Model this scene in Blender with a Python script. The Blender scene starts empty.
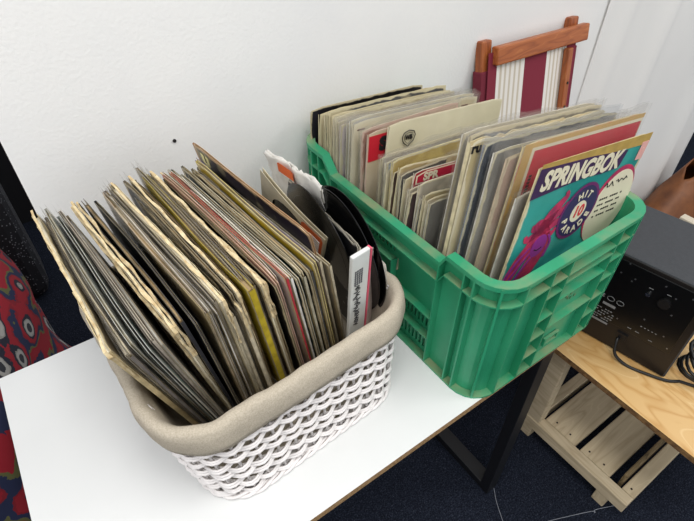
import bpy, bmesh, math, random
from mathutils import Vector, Matrix, noise
R = random.Random(7)
C = bpy.context.scene.collection
PI = math.pi

# ------------------------------------------------------------------ materials
def new_mat(name):
    m = bpy.data.materials.new(name); m.use_nodes = True
    nt = m.node_tree; return m, nt, nt.nodes['Principled BSDF']
def N(nt, t, **kw):
    n = nt.nodes.new(t)
    for k, v in kw.items():
        if k in n.inputs.keys(): n.inputs[k].default_value = v
        else: setattr(n, k, v)
    return n
def rgb(h):
    c = [int(h[i:i+2], 16)/255 for i in (0, 2, 4)]
    return tuple([(x/12.92 if x <= .04045 else ((x+.055)/1.055)**2.4) for x in c] + [1])
def ramp(nt, stops, fac, interp='LINEAR'):
    r = nt.nodes.new('ShaderNodeValToRGB'); r.color_ramp.interpolation = interp
    els = r.color_ramp.elements
    while len(els) < len(stops): els.new(.5)
    for e, (p, c) in zip(els, stops): e.position = p; e.color = c
    nt.links.new(fac, r.inputs['Fac']); return r
def bump(nt, bs, h, s=.3, d=.002):
    b = N(nt, 'ShaderNodeBump', Strength=s, Distance=d)
    nt.links.new(h, b.inputs['Height']); nt.links.new(b.outputs[0], bs.inputs['Normal'])
def plain(name, col, rough=.6, metal=0, spec=.5, var=0, scale=20, bmp=0, col2=None, bscale=None):
    m, nt, b = new_mat(name); c = rgb(col)
    b.inputs['Roughness'].default_value = rough; b.inputs['Metallic'].default_value = metal
    b.inputs['Specular IOR Level'].default_value = spec
    tc = N(nt, 'ShaderNodeTexCoord'); n = N(nt, 'ShaderNodeTexNoise', Scale=scale, Detail=5.)
    nt.links.new(tc.outputs['Object'], n.inputs['Vector'])
    c2 = rgb(col2) if col2 else tuple([x*(1-var) for x in c[:3]]+[1])
    r = ramp(nt, [(.35, c), (.65, c2)], n.outputs['Fac'])
    nt.links.new(r.outputs[0], b.inputs['Base Color'])
    if bmp:
        n2 = N(nt, 'ShaderNodeTexNoise', Scale=bscale or scale*4, Detail=4.)
        nt.links.new(tc.outputs['Object'], n2.inputs['Vector']); bump(nt, b, n2.outputs['Fac'], bmp, .002)
    return m
MATS = {}
def cover(base, second=None, cream='cdbf9c', scale=7, thr=.5, rough=.45, wear=1.0):
    key = ('cov', base, second, cream, scale, wear)
    if key in MATS: return MATS[key]
    m, nt, b = new_mat('printed_card_'+base)
    b.inputs['Roughness'].default_value = rough
    uv = N(nt, 'ShaderNodeUVMap'); uv.uv_map = 'UVMap'
    oi = N(nt, 'ShaderNodeTexCoord')
    sx = N(nt, 'ShaderNodeSeparateXYZ'); nt.links.new(uv.outputs[0], sx.inputs[0])
    n = N(nt, 'ShaderNodeTexNoise', Scale=float(scale), Detail=2.); nt.links.new(oi.outputs['Object'], n.inputs['Vector'])
    cA = rgb(base); cB = rgb(second) if second else tuple([x*.75 for x in cA[:3]]+[1])
    r = ramp(nt, [(thr-.02, cA), (thr+.04, cB)], n.outputs['Fac'])
    # scuffed borders
    def mth(op, a, bb=None):
        q = N(nt, 'ShaderNodeMath', operation=op)
        for i, v in enumerate((a, bb)):
            if v is None: continue
            if isinstance(v, (int, float)): q.inputs[i].default_value = v
            else: nt.links.new(v, q.inputs[i])
        return q.outputs[0]
    d = mth('MINIMUM', mth('MINIMUM', sx.outputs[0], mth('SUBTRACT', 1., sx.outputs[0])), mth('MINIMUM', sx.outputs[1], mth('SUBTRACT', 1., sx.outputs[1])))
    n2 = N(nt, 'ShaderNodeTexNoise', Scale=45., Detail=5.); nt.links.new(oi.outputs['Object'], n2.inputs['Vector'])
    q = mth('SUBTRACT', mth('MULTIPLY', n2.outputs['Fac'], .045*wear), d)
    w = ramp(nt, [(.0, (0,0,0,1)), (.006, (1,1,1,1))], q)
    mix = N(nt, 'ShaderNodeMix', data_type='RGBA'); nt.links.new(w.outputs[0], mix.inputs[0])
    nt.links.new(r.outputs[0], mix.inputs[6]); mix.inputs[7].default_value = rgb(cream)
    n3 = N(nt, 'ShaderNodeTexNoise', Scale=12., Detail=6.); nt.links.new(oi.outputs['Object'], n3.inputs['Vector'])
    m3 = N(nt, 'ShaderNodeMix', data_type='RGBA', blend_type='MULTIPLY'); m3.inputs[0].default_value = .4
    r3 = ramp(nt, [(.3, rgb('c8bfae')), (.7, (1,1,1,1))], n3.outputs['Fac'])
    nt.links.new(mix.outputs[2], m3.inputs[6]); nt.links.new(r3.outputs[0], m3.inputs[7])
    nt.links.new(m3.outputs[2], b.inputs['Base Color'])
    MATS[key] = m; return m
def card(col):
    k = ('card', col)
    if k not in MATS: MATS[k] = plain('card_'+col, col, .85, var=.3, scale=60, bmp=.2)
    return MATS[k]
def plastic(alpha=.4, col='b8b4ac'):
    k = ('pl', alpha, col)
    if k in MATS: return MATS[k]
    m, nt, b = new_mat('clear_plastic'); b.inputs['Base Color'].default_value = rgb(col)
    b.inputs['Roughness'].default_value = .18; b.inputs['Alpha'].default_value = alpha
    b.inputs['Specular IOR Level'].default_value = .9
    tc = N(nt, 'ShaderNodeTexCoord'); n = N(nt, 'ShaderNodeTexNoise', Scale=18., Detail=3., Distortion=1.2)
    nt.links.new(tc.outputs['Object'], n.inputs['Vector']); bump(nt, b, n.outputs['Fac'], .7, .006)
    MATS[k] = m; return m

M_cream = plain('cream_paper', 'e2d8be', .8, var=.18, scale=25, bmp=.15)
M_white = plain('white_paper', 'e6e3dc', .75, var=.1, scale=25, bmp=.15)
M_kraft = plain('kraft_paper', 'b79f78', .8, var=.25, scale=25); M_greyp = plain('grey_lining_paper', '8f8884', .7, var=.25, scale=25); M_darkp = plain('dark_lining_paper', '2a2729', .6, var=.25, scale=25)
M_vinyl = plain('black_vinyl', '0c0c0d', .22, var=.2)
M_black = plain('black_plastic', '121113', .45, var=.2)
M_text = plain('printed_ink_black', '1a1718', .6)
def wall_mat():
    m, nt, b = new_mat('white_painted_plaster'); b.inputs['Roughness'].default_value = .75
    tc = N(nt, 'ShaderNodeTexCoord')
    n = N(nt, 'ShaderNodeTexNoise', Scale=2.5, Detail=6.); nt.links.new(tc.outputs['Object'], n.inputs['Vector'])
    r = ramp(nt, [(.35, rgb('e6e6e5')), (.7, rgb('efeeeb'))], n.outputs['Fac']); nt.links.new(r.outputs[0], b.inputs['Base Color'])
    n2 = N(nt, 'ShaderNodeTexNoise', Scale=160., Detail=4.); nt.links.new(tc.outputs['Object'], n2.inputs['Vector'])
    bump(nt, b, n2.outputs['Fac'], .3, .002); return m
def carpet_mat():
    m, nt, b = new_mat('navy_carpet'); b.inputs['Roughness'].default_value = .95; b.inputs['Specular IOR Level'].default_value = .1
    tc = N(nt, 'ShaderNodeTexCoord')
    n = N(nt, 'ShaderNodeTexNoise', Scale=260., Detail=5.); nt.links.new(tc.outputs['Object'], n.inputs['Vector'])
    r = ramp(nt, [(.35, rgb('10131c')), (.55, rgb('1f2430')), (.72, rgb('3a3f4c')), (.8, rgb('6a6d76'))], n.outputs['Fac'])
    nt.links.new(r.outputs[0], b.inputs['Base Color']); bump(nt, b, n.outputs['Fac'], .8, .004); return m
def wood_mat(name, c1, c2, c3, scale=4., stretch=(1, 8, 8), rough=.5, dist=3.):
    m, nt, b = new_mat(name); b.inputs['Roughness'].default_value = rough
    tc = N(nt, 'ShaderNodeTexCoord'); mp = N(nt, 'ShaderNodeMapping'); mp.inputs['Scale'].default_value = stretch
    nt.links.new(tc.outputs['Object'], mp.inputs[0])
    n0 = N(nt, 'ShaderNodeTexNoise', Scale=scale, Detail=3., Distortion=dist); nt.links.new(mp.outputs[0], n0.inputs['Vector'])
    mu = N(nt, 'ShaderNodeMath', operation='MULTIPLY'); mu.inputs[1].default_value = 14.; nt.links.new(n0.outputs['Fac'], mu.inputs[0])
    fr = N(nt, 'ShaderNodeMath', operation='PINGPONG'); fr.inputs[1].default_value = 1.; nt.links.new(mu.outputs[0], fr.inputs[0])
    r = ramp(nt, [(0, rgb(c2)), (.45, rgb(c1)), (.85, rgb(c1)), (1, rgb(c3))], fr.outputs[0])
    nt.links.new(r.outputs[0], b.inputs['Base Color']); bump(nt, b, fr.outputs[0], .15, .001); return m
def crate_mat(k0=.52, k1=.95):
    m, nt, b = new_mat('green_crate_plastic'); b.inputs['Roughness'].default_value = .42
    tc = N(nt, 'ShaderNodeTexCoord'); g = N(nt, 'ShaderNodeNewGeometry')
    s = N(nt, 'ShaderNodeSeparateXYZ'); nt.links.new(g.outputs['True Normal'], s.inputs[0])
    n = N(nt, 'ShaderNodeTexNoise', Scale=14., Detail=7.); nt.links.new(tc.outputs['Object'], n.inputs['Vector'])
    n2 = N(nt, 'ShaderNodeTexNoise', Scale=5., Detail=6.); nt.links.new(tc.outputs['Object'], n2.inputs['Vector'])
    base = ramp(nt, [(.3, rgb('248a60')), (.7, rgb('359e74'))], n2.outputs['Fac'])
    a = N(nt, 'ShaderNodeMath', operation='MULTIPLY_ADD'); nt.links.new(s.outputs[2], a.inputs[0]); a.inputs[1].default_value = .3; nt.links.new(n.outputs['Fac'], a.inputs[2])
    r = ramp(nt, [(k0, (0,0,0,1)), (k1, (.6,.6,.6,1))], a.outputs[0])
    mx = N(nt, 'ShaderNodeMix', data_type='RGBA'); nt.links.new(r.outputs[0], mx.inputs[0]); nt.links.new(base.outputs[0], mx.inputs[6]); mx.inputs[7].default_value = rgb('9c8c6c')
    nt.links.new(mx.outputs[2], b.inputs['Base Color']); return m
def linen_mat():
    m, nt, b = new_mat('beige_linen'); b.inputs['Roughness'].default_value = .95; b.inputs['Specular IOR Level'].default_value = .1
    tc = N(nt, 'ShaderNodeTexCoord')
    n = N(nt, 'ShaderNodeTexNoise', Scale=500., Detail=2.); nt.links.new(tc.outputs['Object'], n.inputs['Vector'])
    r = ramp(nt, [(.3, rgb('a89e8d')), (.7, rgb('bfb5a4'))], n.outputs['Fac']); nt.links.new(r.outputs[0], b.inputs['Base Color'])
    n2 = N(nt, 'ShaderNodeTexNoise', Scale=14., Detail=3.); nt.links.new(tc.outputs['Object'], n2.inputs['Vector']); bump(nt, b, n2.outputs['Fac'], .6, .012); return m
def paisley_mat():
    m, nt, b = new_mat('paisley_cloth'); b.inputs['Roughness'].default_value = .9
    tc = N(nt, 'ShaderNodeTexCoord')
    v = N(nt, 'ShaderNodeTexVoronoi', Scale=11.); v.feature = 'SMOOTH_F1'; nt.links.new(tc.outputs['Object'], v.inputs['Vector'])
    n = N(nt, 'ShaderNodeTexNoise', Scale=30., Detail=4.); nt.links.new(tc.outputs['Object'], n.inputs['Vector'])
    ad = N(nt, 'ShaderNodeMath', operation='MULTIPLY_ADD'); nt.links.new(n.outputs['Fac'], ad.inputs[0]); ad.inputs[1].default_value = .22; nt.links.new(v.outputs['Distance'], ad.inputs[2])
    r = ramp(nt, [(.16, rgb('2a2b33')), (.24, rgb('9c9a96')), (.33, rgb('8a8782')), (.36, rgb('1b1c2c')), (.42, rgb('8e1222')), (.52, rgb('7c1020')), (.55, rgb('1c2444')), (.62, rgb('5a5a34')), (.66, rgb('8e1222')), (.8, rgb('1c2444'))], ad.outputs[0], 'CONSTANT')
    nt.links.new(r.outputs[0], b.inputs['Base Color']); return m
M_wall = wall_mat(); M_carpet = carpet_mat(); M_crate = crate_mat(.74, 1.3); M_crate_dusty = crate_mat(.66, 1.0); M_linen = linen_mat(); M_paisley = paisley_mat()
M_wicker = plain('white_painted_willow', 'efeae8', .5, var=.1, scale=60, bmp=.3)
M_melamine = plain('white_melamine', 'dfe0df', .35, var=.03, scale=6)
M_chip = plain('raw_chipboard', 'b08f66', .9, scale=220, col2='84653f', bmp=.6)
M_steel = plain('black_powder_coat', '131418', .45, var=.1)
M_ply = wood_mat('pine_plywood', 'd9b278', 'c89a5c', 'e2c08a', 2.2, (4, 1, 1), .45, .8)
M_plyedge = plain('plywood_edge', '8d6a40', .8, scale=80, col2='60442a')
M_pallet = wood_mat('weathered_pallet_pine', 'bfae90', 'b09e80', 'c8b898', 1.6, (1, 9, 9), .8, .4)
M_palletY = wood_mat('weathered_pallet_pine_cross', 'c3b294', 'b2a082', 'ccbc9e', 1.6, (9, 1, 9), .8, .4)
M_teak = wood_mat('oiled_teak', 'a65c2e', '8f4a22', 'b46c3a', 2.5, (1, 9, 9), .45, .3)
M_teakV = wood_mat('oiled_teak_upright', '9a5228', '82421e', 'aa6434', 2.5, (9, 9, 1), .45, .3)

# ------------------------------------------------------------------ mesh helpers
class MB:
    def __init__(s): s.v = []; s.f = []; s.mi = []; s.uv = []
    def add(s, vs, fs, mi=0, uvs=None):
        o = len(s.v); s.v += [tuple(v) for v in vs]
        for k, f in enumerate(fs):
            s.f.append(tuple(i+o for i in f)); s.mi.append(mi)
            s.uv.append(uvs[k] if uvs else [(.5, .5)]*len(f))
    def box(s, lo, hi, mi=0, M=None):
        vs = [Vector((x, y, z)) for x in (lo[0], hi[0]) for y in (lo[1], hi[1]) for z in (lo[2], hi[2])]
        if M: vs = [M @ v for v in vs]
        s.add(vs, [(0,1,3,2), (4,6,7,5), (0,4,5,1), (2,3,7,6), (0,2,6,4), (1,5,7,3)], mi)
    def tube(s, pts, r, n=8, closed=False, mi=0, rz=None):
        P = [Vector(p) for p in pts]; k = len(P); vs = []
        up = Vector((0, 0, 1)); prev = None
        for i in range(k):
            t = (P[(i+1) % k]-P[i-1]) if closed else (P[min(i+1, k-1)]-P[max(i-1, 0)])
            t.normalize()
            a = up.cross(t) if abs(t.z) < .95 else (prev if prev else Vector((1, 0, 0)))
            a = (a - t*a.dot(t)).normalized()
            if prev and a.dot(prev) < 0: a = -a
            prev = a; b = t.cross(a)
            rr = r[i] if isinstance(r, list) else r
            for j in range(n):
                q = 2*PI*j/n; vs.append(P[i]+a*math.cos(q)*rr+b*math.sin(q)*(rz or rr))
        fs = [(i*n+j, ((i+1) % k)*n+j, ((i+1) % k)*n+(j+1) % n, i*n+(j+1) % n) for i in range(k if closed else k-1) for j in range(n)]
        if not closed: fs += [tuple(range(n))[::-1], tuple(range((k-1)*n, k*n))]
        s.add(vs, fs, mi)
    def disc(s, r, th, n=48, hole=0, mi=0, z0=0):
        vs = []
        for z in (z0, z0+th):
            for rr in (hole, r) if hole else (r,):
                for j in range(n): a = 2*PI*j/n; vs.append((rr*math.cos(a), rr*math.sin(a), z))
        if hole:
            fs = []
            for j in range(n):
                k = (j+1) % n
                fs += [(j, n+j, n+k, k)[::-1], (2*n+j, 3*n+j, 3*n+k, 2*n+k), (n+j, 3*n+j, 3*n+k, n+k)[::-1], (j, k, 2*n+k, 2*n+j)[::-1]]
        else:
            fs = [tuple(range(n))[::-1], tuple(range(n, 2*n))]+[(j, (j+1) % n, n+(j+1) % n, n+j) for j in range(n)]
        s.add(vs, fs, mi)
    def build(s, name, mats, parent=None, smooth=False, bevel=0, M=None):
        me = bpy.data.meshes.new(name); vs = s.v if M is None else [tuple(M @ Vector(v)) for v in s.v]
        me.from_pydata(vs, [], s.f)
        for m in (mats if isinstance(mats, (list, tuple)) else [mats]): me.materials.append(m)
        me.polygons.foreach_set('material_index', s.mi)
        l = me.uv_layers.new(name='UVMap'); fl = [c for f in s.uv for p in f for c in p]; l.data.foreach_set('uv', fl)
        if smooth: me.polygons.foreach_set('use_smooth', [True]*len(me.polygons))
        me.update(); me.validate()
        bm = bmesh.new(); bm.from_mesh(me); bmesh.ops.recalc_face_normals(bm, faces=bm.faces); bm.to_mesh(me); bm.free()
        o = bpy.data.objects.new(name, me); C.objects.link(o)
        if parent: o.parent = parent
        if bevel:
            b = o.modifiers.new('Bevel', 'BEVEL'); b.width = bevel; b.segments = 2; b.limit_method = 'ANGLE'
        return o
def empty(name, loc=(0, 0, 0), M=None):
    o = bpy.data.objects.new(name, None); C.objects.link(o); o.empty_display_size = .05
    if M is not None: o.matrix_world = M
    else: o.location = loc
    return o
def tag(o, label=None, cat=None, group=None, kind=None):
    if label: o['label'] = label
    if cat: o['category'] = cat
    if group: o['group'] = group
    if kind: o['kind'] = kind
    return o
def frame(o, x, up):
    x = Vector(x).normalized(); z = Vector(up); z = (z-x*z.dot(x)).normalized(); y = z.cross(x)
    return Matrix(((x.x, y.x, z.x, o[0]), (x.y, y.y, z.y, o[1]), (x.z, y.z, z.z, o[2]), (0, 0, 0, 1)))
def text_obj(name, body, size, mat, parent, M, extrude=.0002, bold=.0, shear=0, sx=1, align='CENTER', spacing=1):
    cu = bpy.data.curves.new(name, 'FONT'); cu.body = body; cu.size = size; cu.extrude = extrude; cu.offset = bold
    cu.align_x = align; cu.align_y = 'CENTER'; cu.shear = shear; cu.space_character = spacing; cu.resolution_u = 3
    t = bpy.data.objects.new(name, cu); C.objects.link(t); bpy.context.view_layer.update()
    me = bpy.data.meshes.new_from_object(t.evaluated_get(bpy.context.evaluated_depsgraph_get()))
    bpy.data.objects.remove(t); me.materials.clear(); me.materials.append(mat)
    me.transform(M @ Matrix.Diagonal((sx, 1, 1, 1)))
    o = bpy.data.objects.new(name, me); C.objects.link(o); o.parent = parent; return o
# text standing on the -y face of a local sheet: x right, z up
def on_face(x, z, y=-.0007, rot=0):
    return Matrix.Translation((x, y, z)) @ Matrix.Rotation(PI/2, 4, 'X') @ Matrix.Rotation(rot, 4, 'Z')
def lerpk(keys, t):
    for (a, va), (b, vb) in zip(keys, keys[1:]):
        if t <= b:
            k = (t-a)/(b-a) if b > a else 0
            return va+(vb-va)*k
    return keys[-1][1]

# ------------------------------------------------------------------ sleeves
def sheet(mb, s, h, y0, th, warp, nu=10, nw=8, mi=(0, 1), ragged=0, seed=0, x0=None, cut=None):
    """a thin warped board standing in the local x/z plane; faces take mi[0], edges mi[1]"""
    rr = random.Random(seed); G = []
    top = [rr.uniform(-ragged, 0)+(rr.random() < .12)*-ragged*1.3 for _ in range(nu+1)]
    sl = [rr.uniform(0, ragged) for _ in range(nw+1)]; sr = [rr.uniform(-ragged, 0) for _ in range(nw+1)]
    for side in (0, 1):
        for j in range(nw+1):
            for i in range(nu+1):
                u = i/nu; w = j/nw; x = -s/2+s*u; z = h*w
                if j == nw: z += top[i]
                if i == 0: x += sl[j]
                if i == nu: x += sr[j]
                if j == nw and i in (0, nu): z -= .004; x += .003 if i == 0 else -.003
                G.append((x, y0+(th if side else 0)+warp(u, w), z))
    n = (nu+1)*(nw+1); idx = lambda sd, i, j: sd*n+j*(nu+1)+i
    fs = []; uvs = []
    for sd in (0, 1):
        for j in range(nw):
            for i in range(nu):
                f = [(i, j), (i+1, j), (i+1, j+1), (i, j+1)]
                if sd: f = f[::-1]
                fs.append(tuple(idx(sd, a, b) for a, b in f)); uvs.append([(a/nu, b/nw) for a, b in f])
    mb.add(G, fs, mi[0], uvs)
    o = len(mb.v)-len(G); es = []
    ring = [(i, 0) for i in range(nu)]+[(nu, j) for j in range(nw)]+[(i, nw) for i in range(nu, 0, -1)]+[(0, j) for j in range(nw, 0, -1)]
    for k in range(len(ring)):
        a, b = ring[k], ring[(k+1) % len(ring)]
        mb.f.append((o+idx(0, *a), o+idx(1, *a), o+idx(1, *b), o+idx(0, *b))); mb.mi.append(mi[1]); mb.uv.append([(.5, .5)]*4)
def make_warp(seed, amp):
    q = random.Random(seed); a = q.uniform(-1, 1)*amp; b = q.uniform(-1, 1)*amp*.6; c = q.uniform(0, 6)
    return lambda u, w: (a*math.sin(PI*u)*w + b*math.sin(2*PI*u+c)*w*w*.7)
def torn_strip(root, s, h, w, seed, n0):
    q = random.Random(seed); mb = MB()
    # a peeled paper ribbon following the top edge and bending down the front edge
    P = []
    for k in range(26):
        u = 1-k/25; P.append((-s/2+s*u+.001, h-.002+.003*noise.noise(Vector((u*9, seed, 0)))))
    for k in range(1, 9): P.append((-s/2-.001+.004*noise.noise(Vector((k*.5, seed, 3))), h-.010*k))
    vs = []; n = len(P)
    for i, (x, z) in enumerate(P):
        wd = .0013+.0024*max(0, noise.noise(Vector((i*.33, seed, 8)))+.15)
        y = n0+w(max(0, min(1, x/s+.5)), min(1, z/h))+.003*noise.noise(Vector((i*.3, seed, 5)))
        top = i < 26
        for a, b in ((-1, 0), (1, 0), (1, 1), (-1, 1)):
            vs.append((x-(0 if top else .0008*b), y+a*wd, z+(.0012*b if top else 0)+.0009*noise.noise(Vector((i*.6, a, seed)))))
    fs = [(0, 1, 2, 3), (4*n-4, 4*n-3, 4*n-2, 4*n-1)]
    for i in range(n-1):
        for j in range(4): fs.append((4*i+j, 4*i+(j+1) % 4, 4*i+4+(j+1) % 4, 4*i+4+j))
    mb.add(vs, fs); o = mb.build('torn_spine', M_torn, root); tag(o, 'torn cream paper edge')
M_torn = plain('torn_cream_paper', 'ddcda6', .85, scale=90, col2='bfa67a', bmp=.4)
SEED = [100]
def record_sleeve(M, s, th, face, back, edge, label, cat='record', group=None, h=None, ragged=0, amp=.003,
                  inner='cream', plast=None, spine=-1, disc=False, name='record_sleeve', pcol='b8b4ac', nu=10, seam=True):
    SEED[0] += 1; sd = SEED[0]; h = h or s; w = make_warp(sd, amp)
    root = empty(name, M=M); tag(root, label, cat, group)
    mb = MB(); t = .0007
    sheet(mb, s, h, -th/2, t, w, mi=(0, 2), ragged=ragged, seed=sd, nu=nu)
    sheet(mb, s, h-R.uniform(0, .003), th/2-t, t, w, mi=(1, 2), ragged=ragged, seed=sd+5000, nu=nu)
    if seam:
        n = 8
        for xx in ((-s/2,) if spine < 0 else (s/2,)):
            vs = []; fs = []
            for j in range(n+1):
                z = h*j/n*.985; y = w(0 if spine < 0 else 1, j/n); vs += [(xx, -th/2+y, z), (xx, th/2+y, z)]
            fs = [(2*j, 2*j+1, 2*j+3, 2*j+2) for j in range(n)]; mb.add(vs, fs, 2)
    j = mb.build('jacket', [cover(*face) if isinstance(face, tuple) else cover(face), cover(*back) if isinstance(back, tuple) else cover(back), card(edge)], root, smooth=False)
    if inner:
        mi = MB(); tf = max(.0008, th-.0022); sheet(mi, s*.975, h-.003-R.uniform(0, .006), -tf/2, tf, w, mi=(0, 0), ragged=.0015, seed=sd+9000, nu=16)
        mi.build('inner_sleeve', {'cream': M_cream, 'white': M_white, 'kraft': M_kraft, 'grey': M_greyp, 'dark': M_darkp}[inner], root)
    if disc:
        md = MB(); md.disc(s*.48, .0016, 48)
        md.build('vinyl_disc', M_vinyl, root, M=Matrix.Translation((0, .0022, s*.5+.012)) @ Matrix.Rotation(PI/2, 4, 'X'))
    if ragged >= .004: torn_strip(root, s, h, w, sd, 0)
    if plast:
        mp = MB()
        q = random.Random(sd); ph = [q.uniform(0, 6) for _ in range(4)]
        for sg in (-1, 1):
            off = sg*(th/2+.0012)
            wp = lambda u, v: w(u, min(v, 1))+sg*.0004*math.sin(19*u+ph[0]+4*v)*v+sg*.0004*math.sin(11*v+ph[1])
            G = []; nu2, nw2 = 16, 12; H = h+plast*.5; S = s+.008
            for b in range(nw2+1):
                for a in range(nu2+1):
                    u = a/nu2; v = b/nw2
                    G.append((-S/2+S*u, off+wp(u, v), H*v+(.004*math.sin(7*u+ph[2])+.002*math.sin(23*u+ph[3]) if b == nw2 else 0)))
            fs = [(b*(nu2+1)+a, b*(nu2+1)+a+1, (b+1)*(nu2+1)+a+1, (b+1)*(nu2+1)+a) for b in range(nw2) for a in range(nu2)]
            mp.add(G, fs)
        mp.build('plastic_cover', plastic(.3 if pcol == 'b0aba2' else .18, pcol), root, smooth=True)
    return root, j

# ------------------------------------------------------------------ setting
ZF = -.73
mb = MB(); mb.box((-4, -3, ZF-.05), (5, 4, ZF)); tag(mb.build('floor', M_carpet), kind='structure')
mb = MB(); mb.box((-.03, .905, ZF), (2.73, 1.0, 2.0))
wall = tag(mb.build('wall_back', M_wall), kind='structure')
M_dark = plain('unlit_room_backdrop', '17161a', .9)  # near-black colour paints in the darkness of the room beyond the white wall
mb = MB(); mb.box((-4, 2.6, ZF), (-.03, 2.7, 2.0)); tag(mb.build('wall_left', M_dark), kind='structure')
mb = MB(); mb.box((2.73, 1.6, ZF), (5, 1.7, 2.0)); tag(mb.build('wall_right', M_dark), kind='structure')
h_ = MB(); h_.disc(.0035, .002, 16)
tag(h_.build('wall_hole', plain('dark_hole', '1b1714', .9), M=Matrix.Translation((.2355, .9045, .3695)) @ Matrix.Rotation(PI/2, 4, 'X')), 'small dark drill hole in the white wall above the basket of records', 'hole')
sc = MB()
sc.disc(.0022, .0016, 12)

# ------------------------------------------------------------------ table
TX0, TX1, TY0, TY1 = -.222, .80, .300, .882
t = empty('table', (.3, .59, ZF)); tag(t, 'white melamine table on black steel loop legs holding the basket and green crate', 'table')
Ti = Matrix.Translation((-.3, -.59, -ZF))
mb = MB(); mb.box((TX0, TY0, -.018), (TX1, TY1, 0)); mb.mi = [1, 1, 1, 1, 1, 0]
# faces order: x-,x+,y-,y+,z-,z+
mb.build('tabletop', [M_melamine, M_chip], t, M=Ti)
for x in (-.12, .765):
    mb = MB(); w = .022
    y0, y1 = TY0+.012, TY1-.03
    for (lo, hi) in (((x-w, y0, ZF), (x+w, y0+.03, -.0185)), ((x-w, y1-.03, ZF), (x+w, y1, -.0185)), ((x-w, y0+.03, ZF), (x+w, y1-.03, ZF+.03)), ((x-w, y0+.03, -.05), (x+w, y1-.03, -.0185))):
        mb.box(lo, hi)
    mb.build('leg_frame', M_steel, t, M=Ti, bevel=.002)

# ------------------------------------------------------------------ rounded rectangle path
def rrect(hx, hy, r, n):
    """n points evenly spaced by arc length, with outward normals; starts at (-hx, 0) going to -y then +x"""
    L = [2*(hy-r), PI*r/2, 2*(hx-r), PI*r/2]*1; per = 2*sum(L); out = []
    segs = [('l', (-hx, 0), (0, -1), hy-r), ('a', (-hx+r, -hy+r), PI, 0), ('l', (-hx+r, -hy), (1, 0), 2*(hx-r)), ('a', (hx-r, -hy+r), 1.5*PI, 0),
            ('l', (hx, -hy+r), (0, 1), 2*(hy-r)), ('a', (hx-r, hy-r), 0, 0), ('l', (hx-r, hy), (-1, 0), 2*(hx-r)), ('a', (-hx+r, hy-r), .5*PI, 0), ('l', (-hx, hy-r), (0, -1), hy-r)]
    def at(d):
        d %= per
        for k, p, a, l in segs:
            ll = l if k == 'l' else PI*r/2
            if d <= ll+1e-9:
                if k == 'l':
                    return (p[0]+a[0]*d, p[1]+a[1]*d), (a[1], -a[0])
                q = a+d/r; return (p[0]+r*math.cos(q), p[1]+r*math.sin(q)), (math.cos(q), math.sin(q))
            d -= ll
        return (segs[0][1]), (-1, 0)
    if n is None: return at, per
    return [at(per*i/n) for i in range(n)], per
# ------------------------------------------------------------------ wicker basket
BX, BY, BROT = .207, .605, math.radians(3.5)
bk = empty('wicker_basket', (BX, BY, 0)); bk.rotation_euler = (0, 0, BROT)
tag(bk, 'white woven wicker basket with beige cloth liner packed with old records', 'basket')
HB, HT, BH = (.190, .206), (.220, .196), .225
def bpt(p, nrm, z, off):
    k = max(0, z/BH); e = k**.8
    sx = (HB[0]+(HT[0]-HB[0])*e)/HB[0]; sy = (HB[1]+(HT[1]-HB[1])*e)/HB[1]
    return Vector((p[0]*sx+nrm[0]*off+.008*(1-e), p[1]*sy+nrm[1]*off, z))
NS = 50
pp, per = rrect(HB[0], HB[1], .07, NS*4)
weave = MB(); rows = 16
for rw in range(rows):
    z0 = .013+rw*.0132; pts = []
    for i, (p, nn) in enumerate(pp):
        ph = PI*i/4+(PI if rw % 2 else 0)
        jz = .0036*math.sin(PI*i/4*.5+rw*1.9)+.0016*noise.noise(Vector((i*.13, rw*3.1, 0)))*2
        pts.append(bpt(p, nn, z0+jz, .0062*math.cos(ph)))
    weave.tube(pts, .0033, 6, True, rz=.0037)
    pts = [bpt(p, nn, z0+.0048+.0036*math.sin(PI*i/4*.5+rw*1.9), .0058*math.cos(PI*i/4+(PI if rw % 2 else 0))) for i, (p, nn) in enumerate(pp)]
    weave.tube(pts, .0022, 6, True)
weave.build('woven_sides', M_wicker, bk, smooth=True)
st = MB()
for i in range(NS):
    p, nn = pp[i*4+2 if False else i*4]
    for d in (-.3, .3):
        st.tube([bpt(p, nn, .002+.018*k, .001) for k in range(11)], .0026, 6)
st.build('stakes', M_wicker, bk, smooth=True)
br = MB()
for s_ in range(3):
    pts = []
    for i, (p, nn) in enumerate(pp):
        a = PI*i/5+s_*2*PI/3
        pts.append(bpt(p, nn, .0065+.0035*math.sin(a), .004+.004*math.cos(a)))
    br.tube(pts, .0032, 6, True)
br.build('base_braid', M_wicker, bk, smooth=True)
bs = MB(); q_, _ = rrect(HB[0]-.004, HB[1]-.004, .066, 40)
vs = [(p[0]+.008, p[1], z) for z in (.004, .012) for p, nn in q_]
bs.add(vs, [tuple(range(40)), tuple(range(40, 80))]+[(i, (i+1) % 40, 40+(i+1) % 40, 40+i) for i in range(40)])
bs.build('base', M_wicker, bk)
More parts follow.
